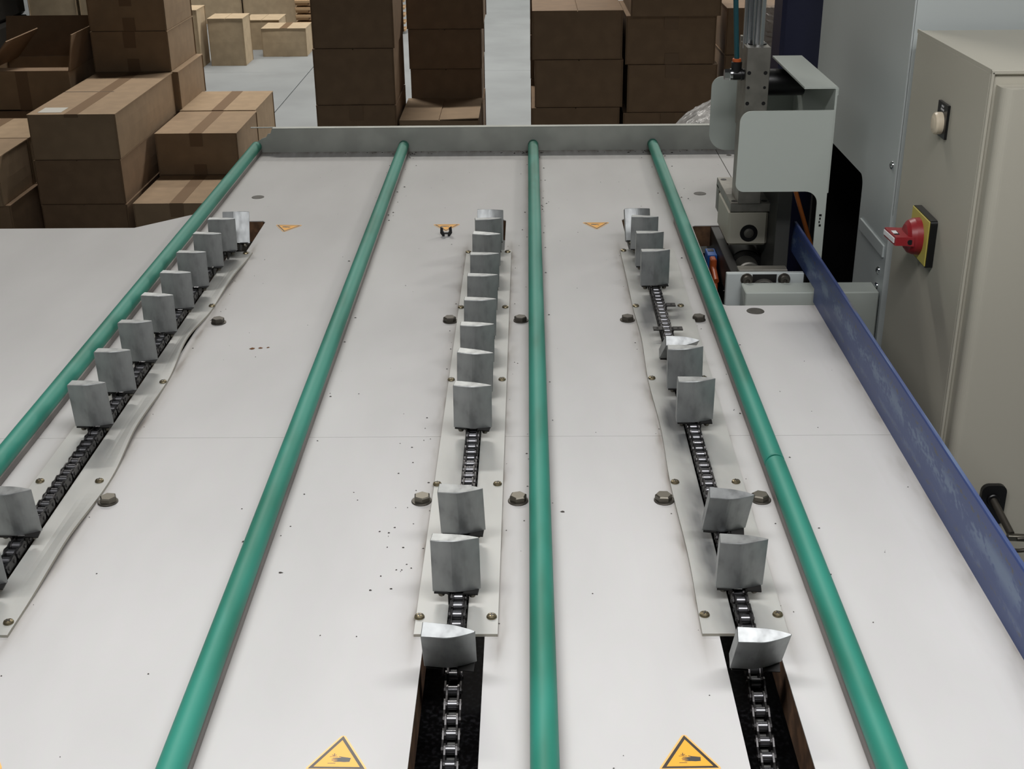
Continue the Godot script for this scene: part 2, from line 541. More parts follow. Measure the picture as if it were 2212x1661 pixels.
func table() -> void:
	var t := thing("machine_table", "long white laminate machine table with three chain slots in its brown board", "table", Vector3(-0.1, 0, -1.7))
	var zj := -1.388
	var far := [-0.632, -2.842, -0.632, -2.357, -0.7316, -2.263, -1.38, -2.263, -1.38, zj - 0.0004]
	for q in SLOTS:
		far.append_array([q[0], zj - 0.0004, q[0], -2.294, q[0] + 0.006, -2.302, q[1] - 0.006, -2.302, q[1], -2.294, q[1], zj - 0.0004])
	far.append_array([0.452, zj - 0.0004, 0.452, -1.836, 0.304, -1.836, 0.298, -1.842, 0.2995, -2.249, 0.305, -2.255, 0.4205, -2.255, 0.4205, -2.842])
	var near := [-1.38, zj + 0.0004]
	for q in SLOTS:
		near.append_array([q[0], zj + 0.0004, q[0], -0.52, q[1], -0.52, q[1], zj + 0.0004])
	near.append_array([0.452, zj + 0.0004, 0.452, -0.45, -1.38, -0.45])
	var side := [0.4222, -2.842, 0.4222, -2.30, 0.452, -2.30, 0.50, -2.40, 0.50, -2.842]
	for poly in [far, near, side]:
		var s := Sh.new()
		s.prism(pv(poly), Vector3(0, TY - 0.0015, 0), Vector3.RIGHT, Vector3.BACK, Vector3(0, 0.0015, 0))
		var lam := part("top_panel", s, M.laminate, t, "white laminate surface")
		s = Sh.new()
		s.prism(pv(poly), Vector3(0, TY - 0.04, 0), Vector3.RIGHT, Vector3.BACK, Vector3(0, 0.0385, 0))
		part("board_core", s, M.mdf, lam, "brown board core")
	# trough under each slot, with a guide rail for the chain
	for q in SLOTS:
		var c: float = (q[0] + q[1]) / 2
		var s := Sh.new()
		s.prism(pv([-0.045, 0.81, -0.045, 0.74, 0.045, 0.74, 0.045, 0.81, 0.042, 0.81, 0.042, 0.745, -0.042, 0.745, -0.042, 0.81]), Vector3(c, 0, -2.34), Vector3.RIGHT, Vector3.UP, Vector3(0, 0, 1.86))
		part("chain_trough", s, M.grease, t)
	# frame and legs below
	var f := Sh.new()
	f.prism(pv([-0.61, -2.80, -0.61, -0.5, 0.40, -0.5, 0.40, -2.80, 0.36, -2.80, 0.36, -0.54, -0.57, -0.54, -0.57, -2.76, 0.36, -2.76, 0.36, -2.80]), Vector3(0, 0.68, 0), Vector3.RIGHT, Vector3.BACK, Vector3(0, 0.06, 0))
	part("frame", f, M.panel_grey, t)
	for p in [[-0.60, -2.78], [0.37, -2.78], [-0.60, -0.55], [0.37, -0.55], [-1.34, -0.5], [-1.34, -2.2]]:
		f = Sh.new()
		f.box(Vector3(p[0] - 0.03, 0, p[1] - 0.03), Vector3(p[0] + 0.03, TY - 0.04, p[1] + 0.03), 0.004)
		part("leg", f, M.panel_grey, t)
	# filled screw holes
	for p in [[-0.541, -2.466, 0.0125], [0.341, -2.470, 0.0125], [0.3435, -1.8117, 0.0135], [0.4435, -2.781, 0.006]]:
		var s := Sh.new()
		s.lathe([Vector2(p[2], 0), Vector2(p[2] - 0.0006, 0.0006), Vector2(p[2] * 0.6, 0.0008), Vector2(0, 0.0004)], Transform3D(Basis.IDENTITY, Vector3(p[0], TY, p[1])), 24)
		part("hole_plug", s, M.plug, t)
	# hexagon bolts with washers, two rows
	var hex := Sh.new()
	var hp := PackedVector2Array()
	for i in 6:
		hp.append(Vector2(0.0096, 0).rotated(TAU * i / 6))
	hex.prism(hp, Vector3(0, 0.0015, 0), Vector3.RIGHT, Vector3.BACK, Vector3(0, 0.0052, 0), false)
	for i in 6:
		var a := hp[i]
		var b := hp[(i + 1) % 6]
		hex.quad(Vector3(b.x, 0.0067, b.y), Vector3(a.x, 0.0067, a.y), Vector3(a.x * 0.84, 0.0078, a.y * 0.84), Vector3(b.x * 0.84, 0.0078, b.y * 0.84))
		hex.tri(Vector3(b.x * 0.84, 0.0078, b.y * 0.84), Vector3(a.x * 0.84, 0.0078, a.y * 0.84), Vector3(0, 0.0078, 0))
	var hm := hex.mesh()
	var ws := Sh.new()
	ws.lathe([Vector2(0.0112, 0), Vector2(0.0112, 0.0012), Vector2(0.0105, 0.0017), Vector2(0, 0.0017)], Transform3D.IDENTITY, 24)
	var wm := ws.mesh()
	var k := 0
	for z in [-1.7755, -1.2285]:
		for x in [-0.4672, -0.1192, -0.0132, 0.1469, 0.2529]:
			var q := Transform3D(Basis(Vector3.UP, 0.4 + 0.73 * k), Vector3(x, TY, z) - t.position)
			var b := fit("hex_bolt", hm, M.bolt_steel if z > -1.5 else M.bolt_dark, t, q)
			fit("washer", wm, M.bolt_dark, b, Transform3D(Basis.from_euler(Vector3(0.03, 0, 0.02 * (k % 3))), Vector3(0.0006, 0, 0.0008)))
			k += 1

# ------------------------------------------------------------------ green rods, fence
func rods() -> void:
	var lab := ["green plastic guide rod on the table edge beside the piles of long cartons", "green guide rod between the outermost chain and the middle chain", "straight green guide rod just beside the middle chain, towards the blue bar", "green guide rod with a butt joint, beside the blue bar"]
	var xs := [-0.613, -0.2805, 0.0105, 0.2785]
	for i in 4:
		var x: float = xs[i]
		var o := thing("guide_rod", lab[i], "guide rod", Vector3(x, TY, -1.7), "green guide rods")
		var s := Sh.new()
		var z0: float = -2.832 if i < 3 else -2.27
		s.box(Vector3(x - 0.0112, TY, z0), Vector3(x + 0.0112, TY + 0.010, -0.55), 0.0012)
		part("base_strip", s, M.rod_base, o, "grey metal base strip")
		var cuts := [[-2.833, -0.55]]
		if i == 3:
			cuts = [[-2.833, -1.2873], [-1.2863, -0.55]]
		for c in cuts:
			s = Sh.new()
			var r := 0.0116
			var y := TY + 0.0155
			var seg := 28
			var L: float = c[1] - c[0]
			var t := Transform3D(Basis(Vector3.RIGHT, Vector3.BACK, Vector3.DOWN), Vector3(x, y, c[0]))
			s.lathe([Vector2(0, 0), Vector2(r * 0.6, 0), Vector2(r * 0.9, 0.002), Vector2(r, 0.004), Vector2(r, L - 0.001), Vector2(r - 0.001, L), Vector2(0, L)], t, seg)
			part("green_tube", s, M.rod_green, o)
	# sheet metal fence along the far end
	var fo := thing("end_fence", "low grey sheet metal fence closing the far end of the table", "fence", Vector3(-0.1, TY, -2.838))
	var s := Sh.new()
	s.prism(pv([-0.626, TY, -0.626, 0.866, -0.600, 0.882, -0.592, 0.884, -0.587, 0.892, -0.581, 0.893, -0.577, 0.9037, 0.56, 0.9037, 0.56, TY]), Vector3(0, 0, -2.838), Vector3.RIGHT, Vector3.UP, Vector3(0, 0, -0.003))
	part("upright_sheet", s, M.galvanised, fo)
	s = Sh.new()
	s.box(Vector3(-0.577, 0.9022, -2.856), Vector3(0.56, 0.9043, -2.8375), 0.0008)
	s.box(Vector3(-0.628, 0.9022, -2.856), Vector3(-0.570, 0.9040, -2.850), 0.0006)
	part("folded_lip", s, M.galvanised, fo)

# ------------------------------------------------------------------ plastic strips, chains, wedge blocks
const CHX := [-0.5285, -0.0688, 0.1985]
const PITCH := 0.01442

# soft dark spots coloured into the strips: x, z, half widths, strength
const DARK_SPOTS := [[0.180, -1.805, 0.016, 0.05, 0.6], [0.172, -1.745, 0.014, 0.03, 0.35], [0.226, -1.79, 0.012, 0.03, 0.35], [0.181, -1.43, 0.016, 0.06, 0.62], [0.170, -1.36, 0.012, 0.04, 0.3], [0.183, -1.17, 0.014, 0.07, 0.5], [0.181, -1.07, 0.010, 0.05, 0.42], [0.187, -1.98, 0.010, 0.05, 0.4], [0.214, -1.53, 0.012, 0.05, 0.3], [-0.088, -1.30, 0.012, 0.06, 0.18], [-0.050, -1.50, 0.012, 0.05, 0.2], [-0.512, -2.05, 0.02, 0.04, 0.4], [-0.512, -1.85, 0.014, 0.05, 0.3], [-0.510, -1.62, 0.014, 0.06, 0.25], [-0.506, -1.35, 0.016, 0.05, 0.2]]

func strip_half(o: Node3D, xa: Callable, xb: Callable, lift: Callable, inner_is_a: bool, dark: float) -> void:
	var s := Sh.new()
	var z0 := -2.108
	var z1 := -0.974
	var nz := 110
	var nx := 7
	var th := 0.003
	var f := FastNoiseLite.new()
	f.seed = 77 + int(xa.call(z0) * 1000)
	f.frequency = 9.0
	var P := []
	for i in nz + 1:
		var z := lerpf(z0, z1, float(i) / nz)
		var row := []
		for j in nx + 1:
			var u := float(j) / nx
			var e: float = u if inner_is_a else 1.0 - u
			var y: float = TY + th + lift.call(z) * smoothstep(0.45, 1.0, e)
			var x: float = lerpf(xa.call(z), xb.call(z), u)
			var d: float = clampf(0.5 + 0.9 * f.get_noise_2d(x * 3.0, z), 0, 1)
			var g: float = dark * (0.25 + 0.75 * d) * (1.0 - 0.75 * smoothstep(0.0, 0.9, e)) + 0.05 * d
			for sp in DARK_SPOTS:
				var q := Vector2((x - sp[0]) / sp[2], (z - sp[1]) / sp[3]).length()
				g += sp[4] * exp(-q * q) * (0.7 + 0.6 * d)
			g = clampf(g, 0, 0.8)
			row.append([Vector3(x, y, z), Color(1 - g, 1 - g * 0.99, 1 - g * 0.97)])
		P.append(row)
	var dn := Vector3(0, -th, 0)
	for i in nz:
		for j in nx:
			var q := [P[i][j], P[i + 1][j], P[i + 1][j + 1], P[i][j + 1]]
			var nn: Vector3 = (q[1][0] - q[0][0]).cross(q[2][0] - q[0][0]).normalized()
			for w in [[0, 1, 2], [0, 2, 3]]:
				for kk in [0, 2, 1]:
					s.col = q[w[kk]][1]
					s._p(q[w[kk]][0], nn)
			s.col = Color(0.6, 0.58, 0.54)
			s.quad(q[0][0] + dn, q[3][0] + dn, q[2][0] + dn, q[1][0] + dn)
		s.col = Color(0.72, 0.69, 0.62)
		for w in [[0, -1], [nx, 1]]:
			var a: Vector3 = P[i][w[0]][0]
			var b: Vector3 = P[i + 1][w[0]][0]
			if w[1] < 0:
				s.quad(a, a + dn, b + dn, b)
			else:
				s.quad(b, b + dn, a + dn, a)
	for w in [0, nz]:
		for j in nx:
			var a: Vector3 = P[w][j][0]
			var b: Vector3 = P[w][j + 1][0]
			if w == 0:
				s.quad(b, b + dn, a + dn, a)
			else:
				s.quad(a, a + dn, b + dn, b)
	s.col = Color.WHITE
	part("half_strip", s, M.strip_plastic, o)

func curve_of(pts: Array, z: float) -> float:
	for i in pts.size() - 1:
		if z <= pts[i + 1][0]:
			var t: float = (z - pts[i][0]) / (pts[i + 1][0] - pts[i][0])
			t = clampf(t, 0, 1)
			t = t * t * (3 - 2 * t)
			return lerpf(pts[i][1], pts[i + 1][1], t)
	return pts[-1][1]

func chain_path() -> Array:
	# (z, y) of the pin centres: over a sprocket at either end, flat between
	var p := []
	var y := TY + 0.0085
	for i in range(14, 0, -1):
		var a := i * 0.075
		p.append(Vector2(-2.105 - 0.10 * sin(a), y - 0.10 * (1 - cos(a))))
	p.append(Vector2(-2.105, y))
	p.append(Vector2(-1.00, y))
	var n := 8
	for i in range(1, n + 1):
		var a := 0.36 * i / n
		p.append(Vector2(-1.00 + 0.14 * sin(a), y - 0.14 * (1 - cos(a))))
	var q: Vector2 = p[-1]
	p.append(q + Vector2(cos(0.36), -sin(0.36)) * 0.22)
	return p

func along(p: Array, s: float) -> Array:
	for i in p.size() - 1:
		var d: Vector2 = p[i + 1] - p[i]
		var l := d.length()
		if s <= l or i == p.size() - 2:
			return [p[i] + d * (s / l), atan2(d.y, d.x)]
		s -= l
	return [p[0], 0.0]

func link_meshes() -> void:
	# link along local z, centred; pins at +-PITCH/2
	var h := PITCH / 2
	var eight := PackedVector2Array()
	for sgn in [1, -1]:
		for i in 9:
			var a: float = lerpf(-1.95, 1.95, i / 8.0)
			eight.append(Vector2(sgn * (h + 0.0056 * cos(a)), sgn * 0.0056 * sin(a)))
		eight.append(Vector2(0, sgn * 0.0042))
	for q in [["inner", 0.0042, 0.0016], ["outer", 0.0061, 0.0015]]:
		var s := Sh.new()
		for sgn in [-1, 1]:
			var x0: float = sgn * q[1]
			s.prism(eight, Vector3(x0, 0, 0), Vector3.BACK, Vector3.UP, Vector3(sgn * q[2], 0, 0))
		if q[0] == "outer":
			for sgn in [-1, 1]:
				s.cyl(Vector3(-0.0086, 0, sgn * h), Vector3(0.0086, 0, sgn * h), 0.0023, 10, 0.0006)
		kit[q[0]] = s.mesh()
	var r := Sh.new()
	r.cyl(Vector3(-0.0041, 0, 0), Vector3(0.0041, 0, 0), 0.0043, 16)
	kit.roller = r.mesh()
	# wedge block: thick blunt end at -x, pointed end at +x, face to +z
	var plan := PackedVector2Array([Vector2(-0.0225, 0.0067), Vector2(-0.0222, 0.0070)])
	for i in 9:
		var u := i / 8.0
		plan.append(Vector2(lerpf(-0.003, 0.0225, u), 0.0070 - 0.0082 * pow(u, 1.45)))
	plan.append(Vector2(0.0227, -0.0019))
	for i in 9:
		var u := 1 - i / 8.0
		plan.append(Vector2(lerpf(-0.003, 0.0225, u), -0.0069 + 0.0046 * pow(u, 1.6)))
	plan.append(Vector2(-0.0222, -0.0069))
	plan.append(Vector2(-0.0225, -0.0066))
	var b := Sh.new()
	var hgt := 0.0555
	var bv := 0.0006
	b.prism(plan, Vector3(0, 0, 0), Vector3.RIGHT, Vector3.BACK, Vector3(0, hgt - bv, 0), false)
	var k := plan.size()
	var cc := Vector2(-0.004, 0)
	var inn := PackedVector2Array()
	for p in plan:
		inn.append(p - (p - cc).normalized() * bv)
	var mid := Vector3(0, hgt / 2, 0)
	for i in k:
		var a := plan[i]
		var d := plan[(i + 1) % k]
		var ai := inn[i]
		var di := inn[(i + 1) % k]
		b.face([Vector3(a.x, hgt - bv, a.y), Vector3(d.x, hgt - bv, d.y), Vector3(di.x, hgt, di.y), Vector3(ai.x, hgt, ai.y)], mid)
		b.face([Vector3(ai.x, hgt, ai.y), Vector3(di.x, hgt, di.y), Vector3(cc.x, hgt, cc.y)], mid)
		b.face([Vector3(a.x, 0, a.y), Vector3(d.x, 0, d.y), Vector3(cc.x, 0, cc.y)], mid)
	kit.block = b.mesh()
	# bent tab of an attachment link, on the +x side; turned over for the other
	var tb := Sh.new()
	tb.prism(pv([0.0062, -0.004, 0.0077, -0.004, 0.0077, 0.0072, 0.0085, 0.0082, 0.021, 0.0082, 0.021, 0.0097, 0.0078, 0.0097, 0.0062, 0.0082]), Vector3(0, 0, -0.0062), Vector3.RIGHT, Vector3.UP, Vector3(0, 0, 0.0124))
	kit.tab = tb.mesh()
	var rv := Sh.new()
	rv.lathe([Vector2(0, 0.0030), Vector2(0.0028, 0.0032), Vector2(0.0036, 0.0050), Vector2(0.0036, 0.0083), Vector2(0, 0.0083)], Transform3D(Basis.IDENTITY, Vector3(0.0148, 0, 0)), 12)
	kit.rivet = rv.mesh()
	var hd := Sh.new()
	hd.lathe([Vector2(0.0018, 0), Vector2(0.0018, 0.0004), Vector2(0, 0.0004)], Transform3D(Basis.IDENTITY, Vector3(0.0148, 0.0095, 0)), 12)
	kit.tab_hole = hd.mesh()
	# pan head cross screw
	var sc := Sh.new()
	sc.lathe([Vector2(0.0049, 0), Vector2(0.0050, 0.0009), Vector2(0.0043, 0.0022), Vector2(0.0026, 0.0030), Vector2(0, 0.0032)], Transform3D.IDENTITY, 18)
	kit.screw = sc.mesh()
	var cr := Sh.new()
	cr.box(Vector3(-0.0026, 0.0026, -0.0005), Vector3(0.0026, 0.00335, 0.0005))
	cr.box(Vector3(-0.0005, 0.0026, -0.0026), Vector3(0.0005, 0.00335, 0.0026))
	kit.cross = cr.mesh()

func chain_frame(i: int, s: float, path: Array) -> Transform3D:
	var a := along(path, s)
	var p: Vector2 = a[0]
	# local +z runs towards the camera along the chain, +y stands off it
	var d := Vector3(0, sin(a[1]), cos(a[1]))
	return Transform3D(Basis(Vector3.RIGHT, d.cross(Vector3.RIGHT).normalized(), d), Vector3(CHX[i], p.y, p.x))

func strips_chains() -> void:
	link_meshes()
	var where := ["outermost chain", "middle chain", "chain by the blue bar"]
	# strips: outer edges, inner gap, wave of the free edge
	var e1 := [[-2.11, -0.481], [-1.83, -0.4877], [-1.70, -0.4935], [-1.55, -0.486], [-1.42, -0.4855], [-1.28, -0.4795], [-1.12, -0.4825], [-0.97, -0.4845]]
	var e3 := [[-2.11, 0.1577], [-1.83, 0.1585], [-1.70, 0.1610], [-1.55, 0.1580], [-1.40, 0.1605], [-1.26, 0.1580], [-1.10, 0.1600], [-0.97, 0.1576]]
	var wave := func(z: float) -> float:
		var k := [-2.10, -1.833, -1.552, -1.264, -1.003]
		for i in 4:
			if z > k[i] and z < k[i + 1]:
				return sin(PI * (z - k[i]) / (k[i + 1] - k[i])) ** 2
		return 0.0
	var none := func(_z: float) -> float: return 0.0
	var lft := [func(_z: float) -> float: return -0.566, func(_z: float) -> float: return -0.1080, func(z: float) -> float: return curve_of(e3, z)]
	var rgt := [func(z: float) -> float: return curve_of(e1, z), func(_z: float) -> float: return -0.0305, func(z: float) -> float: return lerpf(0.2505, 0.2365, (z + 2.11) / 1.14) if z > -2.2 else 0.25]
	var scr := [[[-0.4905, -0.5585], [-2.0978, -1.839, -1.5495, -1.2716, -0.9935]], [[-0.1047, -0.0367], [-2.097, -1.8263, -1.552, -1.2612, -1.001]], [[0.1632, 0.2318], [-2.1002, -1.828, -1.5538, -1.264, -1.0035]]]
	for i in 3:
		var o := thing("wear_strip", "dull white plastic cover strip screwed down along the " + where[i], "cover strip", Vector3(CHX[i], TY, -1.54), "plastic cover strips")
		var g := 0.0094
		var c: float = CHX[i]
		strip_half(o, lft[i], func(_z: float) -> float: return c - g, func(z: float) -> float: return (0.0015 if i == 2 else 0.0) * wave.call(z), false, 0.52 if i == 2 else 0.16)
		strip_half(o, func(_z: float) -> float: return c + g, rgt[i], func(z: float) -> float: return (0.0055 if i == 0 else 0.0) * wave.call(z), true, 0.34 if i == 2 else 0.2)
		for z in scr[i][1]:
			for x in scr[i][0]:
				var t := Transform3D(Basis(Vector3.UP, rng.randf() * 3), Vector3(x, TY + 0.003, z) - o.position)
				var sc := fit("screw", kit.screw, M.brass_screw, o, t)
				fit("cross_recess", kit.cross, M.grease, sc, Transform3D.IDENTITY)
	# chains
	var path := chain_path()
	var total := 0.0
	for k in path.size() - 1:
		total += (path[k + 1] - path[k]).length()
	var lead := 0.0
	for k in 14:
		lead += (path[k + 1] - path[k]).length()
	var s_at := func(z: float) -> float:
		return lead + (z + 2.105)
	var shift := [0.0065, 0.002, 0.009]
	for i in 3:
		var o := thing("roller_chain", "dark oily roller chain, the " + where[i], "chain", Vector3(CHX[i], TY, -1.54), "roller chains")
		var n := int(total / PITCH) - 1
		var stop: float = total
		for k in n:
			var s: float = shift[i] + k * PITCH
			if s + PITCH > stop:
				break
			var t := chain_frame(i, s + PITCH / 2, path)
			# jitter of an old slack chain
			t.basis = t.basis * Basis.from_euler(Vector3(rng.randf_range(-0.03, 0.03), rng.randf_range(-0.02, 0.02), rng.randf_range(-0.05, 0.05)))
			t.origin -= o.position
			var lk := fit("chain_link", kit.inner if k % 2 == 0 else kit.outer, M.chain_steel, o, t)
			var r := chain_frame(i, s, path)
			fit("roller", kit.roller, M.chain_roller, lk, t.affine_inverse() * Transform3D(r.basis, r.origin - o.position))
	for i in 3:
		var rail := Sh.new()
		for k in range(12, path.size() - 1):
			var a: Vector2 = path[k]
			var b: Vector2 = path[k + 1]
			var c: float = CHX[i]
			var off := -0.0052
			for w in [[-0.0034, 0.0034]]:
				var p0 := Vector3(c + w[0], a.y + off, a.x)
				var p1 := Vector3(c + w[1], a.y + off, a.x)
				var p2 := Vector3(c + w[1], b.y + off, b.x)
				var p3 := Vector3(c + w[0], b.y + off, b.x)
				var dn := Vector3(0, -0.006, 0)
				rail.quad(p0, p3, p2, p1)
				rail.quad(p0, p0 + dn, p3 + dn, p3)
				rail.quad(p1, p2, p2 + dn, p1 + dn)
				rail.quad(p0 + dn, p1 + dn, p2 + dn, p3 + dn)
		part("chain_rail", rail, M.dull_steel, get_node("machine_table"))
	# two link pairs of the last chain that have lost their block
	for q in [[-1.795, [1]], [-1.698, [1, -1]]]:
		var ch := get_node("roller_chain_002")
		for sd in q[1]:
			var t := chain_frame(2, s_at.call(q[0]), path)
			t.origin -= ch.position
			if sd < 0:
				t.basis = t.basis * Basis(Vector3.UP, PI)
			var tb := fit("attachment_tab", kit.tab, M.black_steel, ch, t)
			fit("rivet_hole", kit.tab_hole, M.void_black, tb, Transform3D.IDENTITY)
	# wedge blocks: chain, z, lean towards the camera, sideways lean, turn (degrees)
	var B := [
		[0, -0.5285, 0.8580, -1.0370, 6, 0, 0], [0, -0.5293, 0.8585, -1.1351, 11.7, 0.6, -1.3], [0, -0.5299, 0.8580, -1.3895, 1.6, -6, 1.9], [0, -0.5301, 0.8583, -1.4889, -0.5, -4.4, 1.3], [0, -0.5291, 0.8584, -1.5893, -1.5, -6, 2.2], [0, -0.5298, 0.8584, -1.6958, 0.1, -6.5, -0.7], [0, -0.5284, 0.8580, -1.7939, -1, -6, -0.1], [0, -0.5275, 0.8581, -1.8892, -2, -6, 0.6], [0, -0.5262, 0.8579, -1.9874, -1.5, -5, -0.5], [0, -0.5216, 0.8577, -2.0701, -1.5, 0.8, -1.1], [0, -0.5090, 0.8567, -2.1120, -27, -4, 3.6],
		[1, -0.0704, 0.8570, -0.9178, 27.6, -5.5, -3.2], [1, -0.0704, 0.8566, -1.0273, -1, -5.5, 0.8], [1, -0.0689, 0.8566, -1.1387, 11.8, -5.5, 0.5], [1, -0.0688, 0.8577, -1.3796, 1, -10, -0.7], [1, -0.0704, 0.8579, -1.4846, 4, -10, -2.4], [1, -0.0704, 0.8581, -1.5770, 2, -3.3, -1.0], [1, -0.0702, 0.8581, -1.6717, 0.3, -0.7, -1.4], [1, -0.0703, 0.8582, -1.7730, -0.3, 1.0, -1.6], [1, -0.0694, 0.8583, -1.8719, -1, 1.7, -0.9], [1, -0.0701, 0.8582, -1.9819, 4, -7, -1.8], [1, -0.0681, 0.8584, -2.0571, -2, 5.4, -0.5], [1, -0.0670, 0.8575, -2.1110, -27, 1.0, -0.5],
		[2, 0.1954, 0.8563, -0.9173, 30.8, -3.3, -1.4], [2, 0.1988, 0.8577, -1.0328, 8.5, -4.5, -0.8], [2, 0.1994, 0.8571, -1.1449, 23.7, -5.3, -4.5], [2, 0.2001, 0.8580, -1.3945, 3.5, -1.0, 0.3], [2, 0.1992, 0.8586, -1.4931, 3, -3.2, 1.4], [2, 0.1988, 0.8584, -1.6121, 49.1, -1.0, -4.5], [2, 0.1966, 0.8582, -1.8839, -1, 2.1, 0], [2, 0.1957, 0.8582, -1.9774, -1, 0.6, -0.2], [2, 0.1946, 0.8583, -2.0640, -3, -8, 0], [2, 0.1905, 0.8579, -2.1110, -27, 2.9, 0.9],
	]
	var ord := ["first", "second", "third", "fourth", "fifth", "sixth", "seventh", "eighth", "ninth", "tenth", "eleventh", "twelfth"]
	var cnt := [0, 0, 0]
	for q in B:
		var i: int = q[0]
		var nth: String = ord[cnt[i]]
		cnt[i] += 1
		var look := "upright aluminium wedge block"
		if q[4] > 40:
			look = "bright tipped-over aluminium wedge block"
		elif q[4] > 15:
			look = "aluminium wedge block leaning forward"
		elif q[4] < -10:
			look = "bright tilted-back wedge block"
		var lb := "%s, %s from near end of the %s" % [look, nth, where[i]]
		var t := Transform3D(Basis.from_euler(Vector3(deg_to_rad(q[4]), deg_to_rad(q[5]), deg_to_rad(q[6]))), Vector3(q[1], q[2], q[3]))
		var o := thing("wedge_block", lb, "pusher block", t.origin, "wedge blocks on the chains")
		o.basis = t.basis
		var sc := Basis.IDENTITY
		fit("body", kit.block, M.aluminium, o, Transform3D(sc, Vector3(0, 0.0099, -0.002)))
		for sd in [1, -1]:
			var w := Basis.IDENTITY if sd > 0 else Basis(Vector3.UP, PI)
			var tb := fit("tab", kit.tab, M.black_steel, o, Transform3D(w, Vector3.ZERO), "black bent fixing tab")
			fit("rivet", kit.rivet, M.bolt_steel, tb, Transform3D.IDENTITY)

# ------------------------------------------------------------------ warning stickers
func sticker_tex() -> ImageTexture:
	# upright triangle, apex at the top middle; u across, v down
	var N := 384
	var im := Image.create(N, N, false, Image.FORMAT_RGB8)
	var amber := Color(0.93, 0.66, 0.17)
	var edge := Color(0.93, 0.72, 0.42)
	var ink := Color(0.16, 0.13, 0.11)
	im.fill(edge)
	var A := Vector2(N * 0.5, N * 0.045)
	var Bq := Vector2(N * 0.955, N * 0.955)
	var Cq := Vector2(N * 0.045, N * 0.955)
	# pictogram: arrow, bar above, hand, bar below
	var hand := PackedVector2Array()
	for q in [[0.69, 0.66], [0.62, 0.645], [0.56, 0.635], [0.505, 0.615], [0.50, 0.628], [0.545, 0.652], [0.50, 0.655], [0.415, 0.66], [0.415, 0.672], [0.50, 0.675], [0.395, 0.690], [0.395, 0.703], [0.50, 0.703], [0.40, 0.722], [0.40, 0.735], [0.505, 0.728], [0.43, 0.755], [0.435, 0.766], [0.53, 0.762], [0.60, 0.77], [0.68, 0.762]]:
		hand.append(Vector2(q[0] * N, q[1] * N))
	for j in N:
		for i in N:
			var p := Vector2(i + 0.5, j + 0.5)
			var d := INF
			for s in [[A, Bq], [Bq, Cq], [Cq, A]]:
				var e: Vector2 = (s[1] - s[0]).normalized()
				d = minf(d, e.cross(p - s[0]))
			d /= N
			if d > 0.012:
				var c := ink
				if d > 0.062:
					c = amber
					if Geometry2D.is_point_in_polygon(p, hand):
						c = Color(0.20, 0.20, 0.20)
					var q := p / N
					if (absf(q.y - 0.628) < 0.006 and q.x > 0.36 and q.x < 0.485) or (absf(q.y - 0.80) < 0.006 and q.x > 0.35 and q.x < 0.47):
						c = ink
					if (absf(q.x - 0.425) < 0.007 and q.y > 0.545 and q.y < 0.60) or (q.y > 0.578 and q.y < 0.612 and absf(absf(q.x - 0.425) - (0.612 - q.y)) < 0.008):
						c = ink
				im.set_pixel(i, j, c)
	im.generate_mipmaps()
	return ImageTexture.create_from_image(im)

